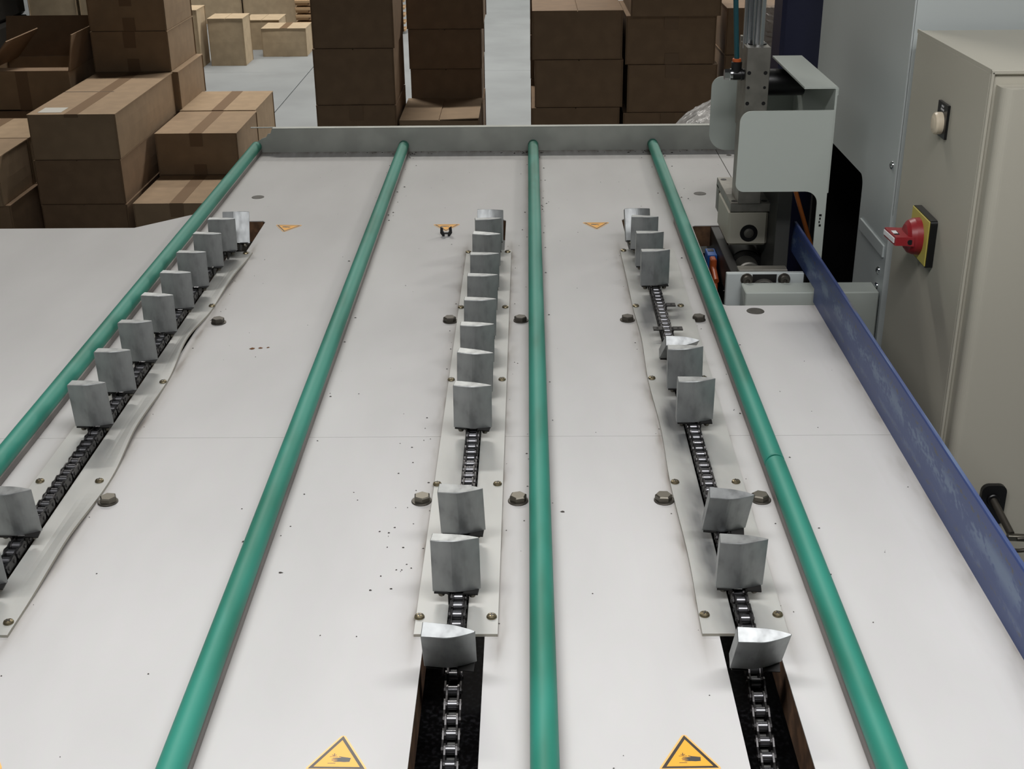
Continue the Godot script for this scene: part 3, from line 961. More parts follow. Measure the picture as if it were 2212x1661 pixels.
func stickers() -> void:
	var m := mat("sticker", Color.WHITE, 0.4)
	m.albedo_texture = sticker_tex()
	# a thin triangle with rounded corners, apex to -z
	var tri := rounded(pv([0, -0.0300, 0.0262, 0.0152, -0.0262, 0.0152]), [0.0028, 0.0028, 0.0028], 5)
	var v := PackedVector3Array()
	var n := PackedVector3Array()
	var uv := PackedVector2Array()
	var put := func(p: Vector3, nn: Vector3) -> void:
		v.append(p)
		n.append(nn)
		uv.append(Vector2((p.x + 0.0262) / 0.0524, (p.z + 0.0300) / 0.0452))
	var th := 0.0003
	for i in tri.size():
		var a := tri[i]
		var b := tri[(i + 1) % tri.size()]
		var A := Vector3(a.x, th, a.y)
		var B := Vector3(b.x, th, b.y)
		var out := Vector3(b.y - a.y, 0, a.x - b.x).normalized()
		if out.dot(A) < 0:
			out = -out
		var f := [Vector3(0, th, 0), A, B]
		if (f[1] - f[0]).cross(f[2] - f[0]).y > 0:
			f = [f[0], f[2], f[1]]
		for p in f:
			put.call(p, Vector3.UP)
		var dn := Vector3(0, -th, 0)
		var g := [A, B, B + dn, A, B + dn, A + dn]
		if (g[1] - g[0]).cross(g[2] - g[0]).dot(out) > 0:
			g = [A, B + dn, B, A, A + dn, B + dn]
		for p in g:
			put.call(p, out)
	var ar := []
	ar.resize(Mesh.ARRAY_MAX)
	ar[Mesh.ARRAY_VERTEX] = v
	ar[Mesh.ARRAY_NORMAL] = n
	ar[Mesh.ARRAY_TEX_UV] = uv
	var me := ArrayMesh.new()
	me.add_surface_from_arrays(Mesh.PRIMITIVE_TRIANGLES, ar)
	var who := [
		[-0.4465, -2.2595, 176.0, "beside the outermost chain's far slot"], [-0.1520, -2.2575, 181.0, "with a black clip in front, beside the middle chain's far slot"], [0.1243, -2.2630, 180.0, "beside the blue-bar chain's far slot"],
		[-0.4475, -0.8085, 2.0, "mostly cut off, by the outermost chain's near slot"], [-0.1550, -0.8085, -1.0, "point up, beside the middle chain's near slot"], [0.1256, -0.8090, 1.0, "point up, beside the blue-bar chain's near slot"]]
	for q in who:
		var o := MeshInstance3D.new()
		o.name = numbered("warning_sticker")
		o.mesh = me
		o.material_override = m
		add_child(o)
		o.position = Vector3(q[0], TY + 0.0001, q[1])
		o.rotation_degrees.y = q[2]
		tag(o, "hand-crush warning triangle " + q[3], "warning sign", "hand crush warning stickers")
	# the black clip that stands before the middle far sticker
	var s := Sh.new()
	var half := [0.0, 0.0042, 0.0028, 0.0042, 0.0028, 0.0, 0.0062, 0.0, 0.0108, 0.0062, 0.0100, 0.0178, 0.0050, 0.0150, 0.0056, 0.0096, 0.0036, 0.0066, 0.0, 0.0066]
	var pl := pv(half)
	var full := pl.duplicate()
	for i in range(pl.size() - 2, 0, -1):
		full.append(Vector2(-pl[i].x, pl[i].y))
	s.prism(full, Vector3(-0.1490, TY, -2.203), Vector3.RIGHT, Vector3.UP, Vector3(0, 0, 0.005))
	var c := thing("plastic_clip", "small black plastic clip standing in front of a yellow sticker", "clip", Vector3(-0.149, TY, -2.2))
	part("clip_body", s, M.black_plastic, c)

# ------------------------------------------------------------------ right hand machine side
func right_side() -> void:
	# ---- blue guide bar
	var o := thing("guide_bar", "scuffed blue painted steel guide bar along the table edge", "guide bar", Vector3(0.44, TY, -1.2))
	var s := Sh.new()
	s.prism(pv([0.4385, TY, 0.4385, 0.8715, 0.4425, 0.8715, 0.4425, TY]), Vector3(0, 0, -1.85), Vector3.RIGHT, Vector3.UP, Vector3(0, 0, 1.32))
	part("foot_flange", s, M.blue_paint, o)
	s = Sh.new()
	s.prism(pv([0.4385, 0.8715, 0.4410, 0.918, 0.4418, 0.9200, 0.4452, 0.9205, 0.4460, 0.919, 0.4425, 0.8715]), Vector3(0, 0, -2.045), Vector3.RIGHT, Vector3.UP, Vector3(0, 0, 1.515))
	part("upright_plate", s, M.blue_paint, o)
	# ---- grey sheet guard
	o = thing("sheet_guard", "pale grey sheet metal guard around the clamping head", "guard", Vector3(0.46, 0.86, -2.08))
	var fp := rounded(pv([0.322, 1.128, 0.463, 1.129, 0.465, 0.800, 0.4495, 0.800, 0.4495, 1.003, 0.321, 1.003]), [0.017, 0.0, 0.0, 0.0, 0.020, 0.013], 8)
	s = Sh.new()
	s.prism(fp, Vector3(0, 0, -1.93), Vector3.RIGHT, Vector3.UP, Vector3(0, 0, -0.003))
	part("front_plate", s, M.guard_grey, o)
	s = Sh.new()
	s.prism(rounded(pv([0.3195, 1.124, 0.463, 1.124, 0.463, 0.995, 0.3195, 0.995]), [0.018, 0, 0, 0.03], 8), Vector3(0, 0, -2.235), Vector3.RIGHT, Vector3.UP, Vector3(0, 0, -0.003))
	part("rear_plate", s, M.guard_grey, o)
	s = Sh.new()
	s.prism(pv([-2.238, 1.0, -1.932, 1.0, -1.932, 1.160, -2.21, 1.160, -2.238, 1.10]), Vector3(0.463, 0, 0), Vector3.BACK, Vector3.UP, Vector3(0.003, 0, 0))
	part("side_plate", s, M.guard_grey, o)
	s = Sh.new()
	s.prism(pv([0.4165, 1.1600, 0.4655, 1.1600, 0.466, 1.1585, 0.466, 1.150, 0.4685, 1.150, 0.4685, 1.1605, 0.4665, 1.1630, 0.4165, 1.1630]), Vector3(0, 0, -1.936), Vector3.RIGHT, Vector3.UP, Vector3(0, 0, -0.275))
	part("top_flange", s, M.guard_grey, o)
	s = Sh.new()
	for k in 4:
		s.box(Vector3(0.4545 + 0.0006 * (k % 2), 0.963 - k * 0.0055, -1.9302), Vector3(0.4585 - 0.001 * (k % 3), 0.9665 - k * 0.0055, -1.9296))
	part("ink_mark", s, M.black_plastic, o, "small smudged black print")
	# ---- clamping head
	o = thing("clamping_head", "steel clamping head with drilled column, twin rods and roller block", "clamp", Vector3(0.37, 0.87, -2.1))
	var col := Sh.new()
	col.box(Vector3(0.3517, 0.9405, -2.150), Vector3(0.3895, 1.198, -2.080), 0.0008)
	var cm := part("column", col, M.bare_steel, o)
	for y in [1.158, 1.1345, 1.109]:
		for x in [0.3565, 0.3828]:
			var h := Sh.new()
			var rr: float = 0.0031 if y != 1.1345 else 0.0024
			h.lathe([Vector2(rr, 0), Vector2(rr, 0.0006), Vector2(rr * 0.8, 0.0004), Vector2(0, 0.0003)], Transform3D(Basis(Vector3.RIGHT, Vector3.BACK, Vector3.DOWN), Vector3(x, y, -2.0802)), 16)
			part("bolt_hole", h, M.void_black, cm)
	s = Sh.new()
	s.cyl(Vector3(0.3610, 1.19, -2.128), Vector3(0.3610, 1.62, -2.128), 0.0105, 28)
	part("thick_rod", s, M.chrome, o, "bright steel rod")
	s = Sh.new()
	s.cyl(Vector3(0.3715, 1.19, -2.102), Vector3(0.3715, 1.62, -2.102), 0.0088, 28)
	part("thin_rod", s, M.chrome, o, "bright steel rod")
	s = Sh.new()
	s.cyl(Vector3(0.3725, 1.197, -2.115), Vector3(0.3725, 1.2, -2.115), 0.0150, 20)
	part("rod_seal", s, M.black_plastic, o)
	s = Sh.new()
	s.box(Vector3(0.352, 1.06, -2.166), Vector3(0.3565, 1.205, -2.152), 0.0006)
	s.box(Vector3(0.356, 1.10, -2.160), Vector3(0.380, 1.19, -2.149), 0.0006)
	part("back_bar", s, M.bare_steel, o)
	# bracket with its roller block
	s = Sh.new()
	s.box(Vector3(0.3405, 0.9255, -2.254), Vector3(0.4085, 0.9405, -2.084), 0.0008)
	s.box(Vector3(0.3405, 0.884, -2.254), Vector3(0.3465, 0.930, -2.225), 0.0008)
	var br := part("bracket_plate", s, M.bare_steel, o)
	for p in [[0.3485, -2.098], [0.3990, -2.098], [0.3500, -2.238], [0.3990, -2.238]]:
		s = Sh.new()
		s.lathe([Vector2(0.0052, 0), Vector2(0.0052, 0.0005), Vector2(0.0036, 0.0005), Vector2(0.0030, 0.0002), Vector2(0, 0.0002)], Transform3D(Basis.IDENTITY, Vector3(p[0], 0.9405, p[1])), 18)
		part("cap_screw", s, M.black_steel, br)
	s = Sh.new()
	s.box(Vector3(0.3390, 0.8655, -2.215), Vector3(0.4060, 0.9260, -2.086), 0.004)
	var rb := part("roller_block", s, M.cabinet_grey, o, "grey painted block with a round bearing")
	s = Sh.new()
	s.lathe([Vector2(0.0085, 0.0), Vector2(0.0085, 0.0012), Vector2(0.0145, 0.0012), Vector2(0.0152, 0.0)], Transform3D(Basis(Vector3.RIGHT, Vector3.BACK, Vector3.DOWN), Vector3(0.3745, 0.8875, -2.0862)), 32)
	part("bearing_ring", s, M.void_black, rb)
	s = Sh.new()
	s.lathe([Vector2(0.0088, 0.0008), Vector2(0.0080, 0.002), Vector2(0.0045, 0.0030), Vector2(0, 0.0032)], Transform3D(Basis(Vector3.RIGHT, Vector3.BACK, Vector3.DOWN), Vector3(0.3745, 0.8875, -2.0862)), 24)
	part("axle_end", s, M.bare_steel, rb)
	# motor barrel
	s = Sh.new()
	s.cyl(Vector3(0.385, 1.127, -2.165), Vector3(0.4625, 1.127, -2.165), 0.0220, 28, 0.002)
	part("motor_barrel", s, M.black_plastic, o, "black motor barrel")
	# air fitting
	s = Sh.new()
	s.cyl(Vector3(0.3330, 1.1525, -2.10), Vector3(0.3520, 1.1525, -2.10), 0.0092, 20, 0.001)
	s.cyl(Vector3(0.3385, 1.155, -2.10), Vector3(0.3385, 1.173, -2.10), 0.0088, 20, 0.001)
	s.cyl(Vector3(0.3460, 1.1525, -2.10), Vector3(0.3485, 1.1525, -2.10), 0.0104, 20, 0.0006)
	var fi := part("air_fitting", s, M.black_plastic, o, "black plastic elbow fitting")
	s = Sh.new()
	var hx := PackedVector2Array()
	for i in 6:
		hx.append(Vector2(0.0088, 0).rotated(TAU * i / 6))
	s.prism(hx, Vector3(0.3195, 1.1525, -2.10), Vector3.UP, Vector3.BACK, Vector3(0.0095, 0, 0))
	s.cyl(Vector3(0.328, 1.1525, -2.10), Vector3(0.3335, 1.1525, -2.10), 0.0096, 20, 0.0008)
	part("hex_cap", s, M.chrome, fi, "shiny hexagon cap")
	s = Sh.new()
	s.cyl(Vector3(0.3385, 1.172, -2.10), Vector3(0.3385, 1.178, -2.10), 0.0072, 20, 0.0008)
	part("release_collar", s, M.orange_plastic, fi, "orange release collar")
	s = Sh.new()
	var hp := PackedVector3Array()
	for i in 15:
		var u := i / 14.0
		hp.append(Vector3(0.3385 - 0.024 * u * (1.3 - 0.3 * u), 1.174 + 0.40 * u, -2.10 - 0.03 * u * u))
	s.tube(hp, 0.0042, 12)
	part("air_hose", s, M.teal_hose, o, "thin teal air hose")
	# ---- feed roller unit down in the cut-out
	o = thing("feed_roller", "dark feed roller unit sunk in the table cut-out", "roller", Vector3(0.37, 0.7, -2.05))
	s = Sh.new()
	s.box(Vector3(0.30, 0.62, -2.26), Vector3(0.46, 0.66, -1.90), 0.002)
	s.box(Vector3(0.300, 0.64, -2.275), Vector3(0.460, 0.79, -2.262))
	s.box(Vector3(0.296, 0.64, -2.262), Vector3(0.304, 0.79, -1.86))
	part("well", s, M.grease, o)
	s = Sh.new()
	s.box(Vector3(0.3340, 0.800, -2.284), Vector3(0.3495, 0.848, -1.990), 0.0008)
	part("guide_strip", s, M.black_steel, o)
	s = Sh.new()
	s.box(Vector3(0.4065, 0.66, -2.24), Vector3(0.4300, 0.995, -2.02), 0.001)
	part("side_wall", s, M.dull_steel, o)
	var ax := Transform3D(Basis(Vector3.RIGHT, Vector3.BACK, Vector3.DOWN), Vector3(0.380, 0.812, -2.19))
	s = Sh.new()
	s.lathe([Vector2(0, 0), Vector2(0.030, 0), Vector2(0.0315, 0.002), Vector2(0.0315, 0.060), Vector2(0.030, 0.062), Vector2(0, 0.062)], ax, 36)
	part("rubber_wheel", s, M.black_plastic, o)
	s = Sh.new()
	s.lathe([Vector2(0.0215, 0.060), Vector2(0.0215, 0.098), Vector2(0.019, 0.100), Vector2(0.010, 0.101), Vector2(0, 0.101)], ax, 32)
	part("hub", s, M.bare_steel, o)
	# end plate with bearing and bolts
	s = Sh.new()
	s.box(Vector3(0.3135, 0.70, -1.925), Vector3(0.4360, 0.8745, -1.915), 0.001)
	part("end_plate", s, M.panel_grey, o)
	s = Sh.new()
	s.box(Vector3(0.334, 0.866, -1.948), Vector3(0.412, 0.8765, -1.926), 0.001)
	part("rear_lip", s, M.bare_steel, o)
	s = Sh.new()
	s.box(Vector3(0.3545, 0.80, -1.9155), Vector3(0.3925, 0.873, -1.9135))
	part("bearing_recess", s, M.black_steel, o)
	s = Sh.new()
	s.lathe([Vector2(0.010, 0.0), Vector2(0.010, 0.004), Vector2(0.0165, 0.004), Vector2(0.0170, 0.006), Vector2(0.0195, 0.006), Vector2(0.0205, 0.0)], Transform3D(Basis(Vector3.RIGHT, Vector3.BACK, Vector3.DOWN), Vector3(0.3727, 0.8455, -1.9135)), 36)
	part("bearing", s, M.bare_steel, o)
	for x in [0.3455, 0.4045]:
		s = Sh.new()
		var q := Transform3D(Basis(Vector3.RIGHT, Vector3.BACK, Vector3.DOWN), Vector3(x, 0.865, -1.915))
		s.lathe([Vector2(0.0098, 0), Vector2(0.0098, 0.002), Vector2(0.0075, 0.002), Vector2(0.0075, 0.010), Vector2(0.0068, 0.011), Vector2(0.0035, 0.011), Vector2(0.0030, 0.008), Vector2(0, 0.008)], q, 18)
		part("socket_bolt", s, M.bolt_dark, o)
	# sensor
	o = thing("sensor_plug", "small blue sensor block with an orange cable plug in the table cut-out", "sensor", Vector3(0.318, 0.80, -2.15))
	s = Sh.new()
	s.box(Vector3(0.3165, 0.790, -2.190), Vector3(0.3335, 0.827, -2.150), 0.001)
	part("blue_body", s, M.blue_plastic, o)
	s = Sh.new()
	s.box(Vector3(0.3195, 0.8268, -2.185), Vector3(0.3305, 0.8276, -2.172))
	part("contact_window", s, M.black_plastic, o)
	s = Sh.new()
	s.box(Vector3(0.3195, 0.798, -2.1500), Vector3(0.3300, 0.826, -2.128), 0.002)
	s.cyl(Vector3(0.3245, 0.812, -2.13), Vector3(0.3245, 0.800, -2.09), 0.0050, 14)
	s.cyl(Vector3(0.3245, 0.803, -2.10), Vector3(0.3235, 0.74, -2.07), 0.0040, 14)
	part("orange_plug", s, M.orange_plastic, o)
	# ---- frame beam
	o = thing("frame_beam", "pale grey box beam running from the cut-out to the machine housing", "beam", Vector3(0.44, 0.5, -1.88))
	s = Sh.new()
	s.box(Vector3(0.3358, 0.805, -1.9070), Vector3(0.4480, 0.862, -1.8600), 0.0014)
	part("tube_end", s, M.guard_grey, o)
	s = Sh.new()
	s.box(Vector3(0.4480, 0.35, -1.9070), Vector3(0.5420, 0.862, -1.8600), 0.0016)
	part("deep_panel", s, M.guard_grey, o)
	for p in [[0.360, 0.40]]:
		s = Sh.new()
		s.box(Vector3(0.455, 0.0, -1.905), Vector3(0.535, 0.36, -1.865), 0.002)
		part("leg", s, M.guard_grey, o)
	# ---- housing
	o = thing("machine_housing", "tall grey sheet metal machine housing behind the switch cabinet", "machine housing", Vector3(0.9, 0, -2.1))
	s = Sh.new()
	# side sheet with the dark opening: outline in (z, y)
	var sd := rounded(pv([-1.857, 0.02, -1.857, 1.95, -2.43, 1.95, -2.43, 1.000, -2.034, 1.000, -2.034, 0.02]), [0, 0, 0, 0, 0.018, 0], 8)
	s.prism(sd, Vector3(0.545, 0, 0), Vector3.BACK, Vector3.UP, Vector3(0.003, 0, 0))
	part("side_sheet", s, M.panel_grey, o)
	s = Sh.new()
	for k in 8:
		var a0 := PI / 2 * k / 8
		var a1 := PI / 2 * (k + 1) / 8
		var R := 0.03
		var c := Vector3(0.545 + R, 0, -2.43)
		var p0 := c + Vector3(-R * cos(a0), 0, -R * sin(a0))
		var p1 := c + Vector3(-R * cos(a1), 0, -R * sin(a1))
		var n0 := Vector3(-cos(a0), 0, -sin(a0))
		var n1 := Vector3(-cos(a1), 0, -sin(a1))
		s.squad(p0 + Vector3(0, 1.95, 0), p1 + Vector3(0, 1.95, 0), p1 + Vector3(0, 1.0, 0), p0 + Vector3(0, 1.0, 0), n0, n1, n1, n0)
	s.box(Vector3(0.575, 1.0, -2.463), Vector3(1.5, 1.95, -2.46))
	part("rear_bend", s, M.panel_grey, o)
	s = Sh.new()
	s.box(Vector3(0.5465, 0.02, -1.860), Vector3(1.5, 1.95, -1.857), 0.001)
	part("front_sheet", s, M.panel_grey, o)
	s = Sh.new()
	s.box(Vector3(0.545, 1.947, -2.46), Vector3(1.5, 1.95, -1.857))
	s.box(Vector3(1.497, 0.02, -2.46), Vector3(1.5, 1.95, -1.857))
	part("cover_sheet", s, M.panel_grey, o)
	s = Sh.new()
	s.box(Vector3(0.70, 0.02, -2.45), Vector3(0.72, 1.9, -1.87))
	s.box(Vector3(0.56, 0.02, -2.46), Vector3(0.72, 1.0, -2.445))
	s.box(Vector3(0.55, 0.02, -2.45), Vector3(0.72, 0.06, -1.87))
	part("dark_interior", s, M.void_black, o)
	s = Sh.new()
	s.hull_box(Transform3D(Basis.IDENTITY, Vector3(0.5435, 0.9245, -1.943)), Vector3(0.0015, 0.0095, 0.0745), 0.0006)
	part("fixing_strip", s, M.panel_grey, o)
	for p in [[1.0568, -1.8781], [0.8882, -1.8886], [0.862, -1.8890]]:
		s = Sh.new()
		s.lathe([Vector2(0.0062, 0), Vector2(0.0058, 0.0018), Vector2(0.0034, 0.0036), Vector2(0, 0.0041)], Transform3D(Basis(Vector3.UP, Vector3.LEFT, Vector3.BACK), Vector3(0.545, p[0], p[1])), 16)
		part("dome_screw", s, M.chrome, o)
	# ---- cabinet
	o = thing("switch_cabinet", "beige grey electrical cabinet with a red and yellow main switch", "cabinet", Vector3(0.85, 0.0, -1.67))
	s = Sh.new()
	s.box(Vector3(0.545, 0.12, -1.832), Vector3(1.15, 1.261, -1.520), 0.004)
	part("body", s, M.cabinet_grey, o)
	s = Sh.new()
	s.prism(rounded(pv([0.5525, -1.519, 0.5525, -1.492, 1.145, -1.492, 1.145, -1.519]), [0, 0.013, 0.013, 0], 8), Vector3(0, 0.135, 0), Vector3.RIGHT, Vector3.BACK, Vector3(0, 1.110, 0))
	var door := part("door", s, M.cabinet_grey, o)
	s = Sh.new()
	s.box(Vector3(0.545, 1.2575, -1.8315), Vector3(0.5475, 1.2625, -1.520))
	s.box(Vector3(0.545, 1.2570, -1.522), Vector3(1.15, 1.2625, -1.5165), 0.001)
	s.box(Vector3(0.545, 0.125, -1.5225), Vector3(0.5485, 1.2605, -1.5165), 0.001)
	part("rain_lip", s, M.cabinet_grey, o)
	s = Sh.new()
	s.box(Vector3(0.56, 0.0, -1.82), Vector3(1.14, 0.12, -1.54))
	part("plinth", s, M.black_steel, o)
	# door lock with key: on the door face
	s = Sh.new()
	s.prism(rounded(pv([0.5985, 0.668, 0.5985, 0.726, 0.6315, 0.726, 0.6315, 0.668]), [0.004, 0.010, 0.010, 0.004], 5), Vector3(0, 0, -1.492), Vector3.RIGHT, Vector3.UP, Vector3(0, 0, 0.007))
	s.cyl(Vector3(0.6145, 0.705, -1.486), Vector3(0.6145, 0.705, -1.482), 0.0085, 20, 0.001)
	var lk := part("door_lock", s, M.black_plastic, door, "black lock plate")
	# main switch on the side
	o.set_meta("label", o.get_meta("label"))
	var sw := Sh.new()
	sw.prism(rounded(pv([-1.7215, 0.9765, -1.7215, 1.0420, -1.6385, 1.0420, -1.6385, 0.9765]), [0.002, 0.005, 0.005, 0.002], 4), Vector3(0.545, 0, 0), Vector3.BACK, Vector3.UP, Vector3(-0.0095, 0, 0))
	var swp := part("main_switch", sw, M.black_plastic, o, "black switch base with yellow front and red turning handle")
	s = Sh.new()
	s.box(Vector3(0.5340, 0.9780, -1.7205), Vector3(0.5357, 1.0405, -1.6405), 0.0006)
	part("yellow_plate", s, M.yellow_plate, swp)
	s = Sh.new()
	s.lathe([Vector2(0.0258, 0), Vector2(0.0250, 0.008), Vector2(0.0220, 0.015), Vector2(0.0165, 0.019), Vector2(0, 0.020)], Transform3D(Basis(Vector3.UP, Vector3.LEFT, Vector3.BACK), Vector3(0.5343, 1.0085, -1.681)), 32)
	var fin := rounded(pv([0.522, -1.706, 0.513, -1.704, 0.504, -1.706, 0.494, -1.7075, 0.4975, -1.660, 0.512, -1.659, 0.522, -1.656]), [0, 0.01, 0.01, 0.002, 0.002, 0.01, 0], 4)
	s.prism(fin, Vector3(0, 1.0015, 0), Vector3.RIGHT, Vector3.BACK, Vector3(0, 0.012, 0))
	part("red_handle", s, M.red_plastic, swp)
	s = Sh.new()
	s.cyl(Vector3(0.5170, 1.007, -1.670), Vector3(0.5170, 1.007, -1.6568), 0.0036, 16)
	s.box(Vector3(0.4990, 1.0132, -1.690), Vector3(0.5060, 1.0138, -1.672))
	part("padlock_hole", s, M.void_black, swp)
	s = Sh.new()
	s.hull_box(Transform3D(Basis(Vector3.UP, 0.072), Vector3(0.4955, 1.0075, -1.685)), Vector3(0.0009, 0.0035, 0.021), 0.0004)
	s.box(Vector3(0.4985, 1.0138, -1.6895), Vector3(0.5050, 1.0141, -1.6765))
	part("white_slide", s, M.white_print, swp)
	# indicator lamp with its name plate
	s = Sh.new()
	s.prism(pv([-1.6895, 1.1490, -1.6895, 1.1930, -1.6490, 1.1930, -1.6490, 1.1490]), Vector3(0.545, 0, 0), Vector3.BACK, Vector3.UP, Vector3(-0.0035, 0, 0))
	var ip := part("indicator_lamp", s, M.black_plastic, o, "white indicator lens on a black name plate")
	s = Sh.new()
	s.lathe([Vector2(0.0145, 0), Vector2(0.0145, 0.007), Vector2(0.0128, 0.0095), Vector2(0.007, 0.0112), Vector2(0, 0.0118)], Transform3D(Basis(Vector3.UP, Vector3.LEFT, Vector3.BACK), Vector3(0.5415, 1.1665, -1.6695)), 28)
	part("lens", s, M.lamp_white, ip)
	s = Sh.new()
	var gly := 0
	for row in [[1.1885, 3], [1.1842, 4]]:
		for k in row[1]:
			var zc: float = -1.6690 + (k - (row[1] - 1) / 2.0) * 0.0034
			s.box(Vector3(0.5411, row[0] - 0.0013, zc - 0.0012), Vector3(0.5414, row[0] + 0.0013, zc - 0.0004))
			s.box(Vector3(0.5411, row[0] - 0.0002 + 0.0011 * (gly % 2), zc - 0.0006), Vector3(0.5414, row[0] + 0.0004 + 0.0008 * (gly % 2), zc + 0.0009))
			gly += 1
	part("plate_lettering", s, M.white_print, ip)
	# key in the lock
	o = thing("cabinet_key", "dark steel cabinet key with an oval bow hanging in the door lock", "key", Vector3(0.6145, 0.700, -1.47))
	s = Sh.new()
	s.cyl(Vector3(0.6145, 0.705, -1.484), Vector3(0.6215, 0.686, -1.428), 0.0048, 14, 0.0006)
	part("shaft", s, M.bolt_dark, o)
	s = Sh.new()
	s.hull_box(Transform3D(Basis(Vector3.UP, -0.1), Vector3(0.6295, 0.6835, -1.424)), Vector3(0.014, 0.0040, 0.0040), 0.001)
	part("bow_bar", s, M.bolt_steel, o)
	s = Sh.new()
	var bow := PackedVector3Array()
	for i in 25:
		var a := lerpf(-2.6, 2.0, i / 24.0)
		bow.append(Vector3(0.6340 + 0.0185 * cos(a), 0.6740 + 0.0115 * sin(a), -1.422 + 0.004 * sin(a)))
	s.tube(bow, 0.0026, 10)
	part("bow_loop", s, M.bolt_dark, o)
	# ---- navy post and cable behind
	o = thing("blue_post", "dark navy blue steel post behind the sheet guard", "post", Vector3(0.55, 0, -2.62))
	s = Sh.new()
	s.box(Vector3(0.504, 0.0, -2.70), Vector3(0.600, 1.95, -2.60), 0.008)
	part("post_body", s, M.navy, o)
	s = Sh.new()
	s.box(Vector3(0.49, 0.0, -2.72), Vector3(0.62, 0.012, -2.58), 0.002)
	part("foot_plate", s, M.navy, o)
	o = thing("orange_cable", "orange cable hanging in the gap beside the sheet guard leg", "cable", Vector3(0.50, 0.9, -2.3))
	s = Sh.new()
	var cp := PackedVector3Array()
	for i in 17:
		var u := i / 16.0
		cp.append(Vector3(0.476 + 0.062 * u + 0.03 * u * u, 0.955 - 0.20 * u - 0.06 * u * u, -2.30 + 0.02 * u))
	s.tube(cp, 0.0042, 10)
	part("sheath", s, M.orange_cable, o)

# ------------------------------------------------------------------ cartons
func carton(label: String, x0: float, x1: float, y0: float, y1: float, z0: float, z1: float, m := "card_a", opt := {}) -> Node3D:
	# z0 is the near end. Flaps meet along the middle, tape runs over the seam and down both ends
	var o := thing("cardboard_box", label, "box", Vector3((x0 + x1) / 2, y0, (z0 + z1) / 2), opt.get("group", ""))
	var g := 0.0015
	x0 += g; x1 -= g; z0 -= g; z1 += g
	y0 += 0.0006
	var s := Sh.new()
	var th := 0.004
	var yt := y1 - th
	# body: four bulged sides and a bottom
	var bulge: float = opt.get("bulge", 0.004)
	var n := 6
	var o3 := Vector3((x0 + x1) / 2, (y0 + y1) / 2, (z0 + z1) / 2)
	for sidei in 4:
		var a: Vector3
		var b: Vector3
		match sidei:
			0:
				a = Vector3(x0, 0, z0); b = Vector3(x1, 0, z0)
			1:
				a = Vector3(x1, 0, z0); b = Vector3(x1, 0, z1)
			2:
				a = Vector3(x1, 0, z1); b = Vector3(x0, 0, z1)
			3:
				a = Vector3(x0, 0, z1); b = Vector3(x0, 0, z0)
		var out := (b - a).cross(Vector3.UP).normalized()
		if out.dot(a - Vector3(o3.x, 0, o3.z)) < 0:
			out = -out
		for i in n:
			for j in 4:
				var pt := func(u: float, w: float) -> Vector3:
					return a.lerp(b, u) + Vector3(0, lerpf(y0, yt, w), 0) + out * (bulge * (sin(PI * u) * sin(PI * w) - 1.0))
				var u0 := float(i) / n
				var u1 := float(i + 1) / n
				var w0 := j / 4.0
				var w1 := (j + 1) / 4.0
				s.face([pt.call(u0, w0), pt.call(u1, w0), pt.call(u1, w1), pt.call(u0, w1)], o3)
	var q := bulge
	s.face([Vector3(x0 + q, y0, z0 - q), Vector3(x1 - q, y0, z0 - q), Vector3(x1 - q, y0, z1 + q), Vector3(x0 + q, y0, z1 + q)], o3)
	s.face([Vector3(x0 + q, yt, z0 - q), Vector3(x1 - q, yt, z0 - q), Vector3(x1 - q, yt, z1 + q), Vector3(x0 + q, yt, z1 + q)], o3)
	part("body", s, M[m], o)
	var xm := (x0 + x1) / 2
	var lift: float = opt.get("lift", 0.0)
	for sd in [-1, 1]:
		s = Sh.new()
		var xa := x0 if sd < 0 else x1
		var xb: float = xm + sd * 0.0018
		var lf := lift if sd > 0 else 0.0
		var t := [Vector3(xa, y1, z0), Vector3(xb, y1 + lf * 0.25, z0), Vector3(xb, y1, z1), Vector3(xa, y1, z1)]
		if lf > 0:
			t[0].y += lf
		s.prism(pv([0, 0, 1, 0, 1, 1, 0, 1]), t[0] - Vector3(0, th, 0), t[1] - t[0], t[3] - t[0], Vector3(0, th, 0))
		part("top_flap", s, M[m], o)
	if opt.get("tape", true):
		var tw := 0.026
		var td: float = opt.get("drop", 0.055)
		s = Sh.new()
		s.box(Vector3(xm - tw, y1 + 0.0001, z1), Vector3(xm + tw, y1 + 0.0006, z0))
		for e in [[z0, 1.0], [z1, -1.0]]:
			s.hull_box(Transform3D(Basis.IDENTITY, Vector3(xm, y1 - td / 2, e[0] - e[1] * bulge * 0.35)), Vector3(tw, td / 2, bulge * 0.36 + 0.0004))
		if opt.get("low_tape", true):
			for e in [[z0, 1.0]]:
				s.hull_box(Transform3D(Basis.IDENTITY, Vector3(xm + 0.006, y0 + td * 0.4, e[0] - e[1] * bulge * 0.35)), Vector3(tw, td * 0.4, bulge * 0.36 + 0.0004))
		part("tape", s, M.tape, o)
	return o

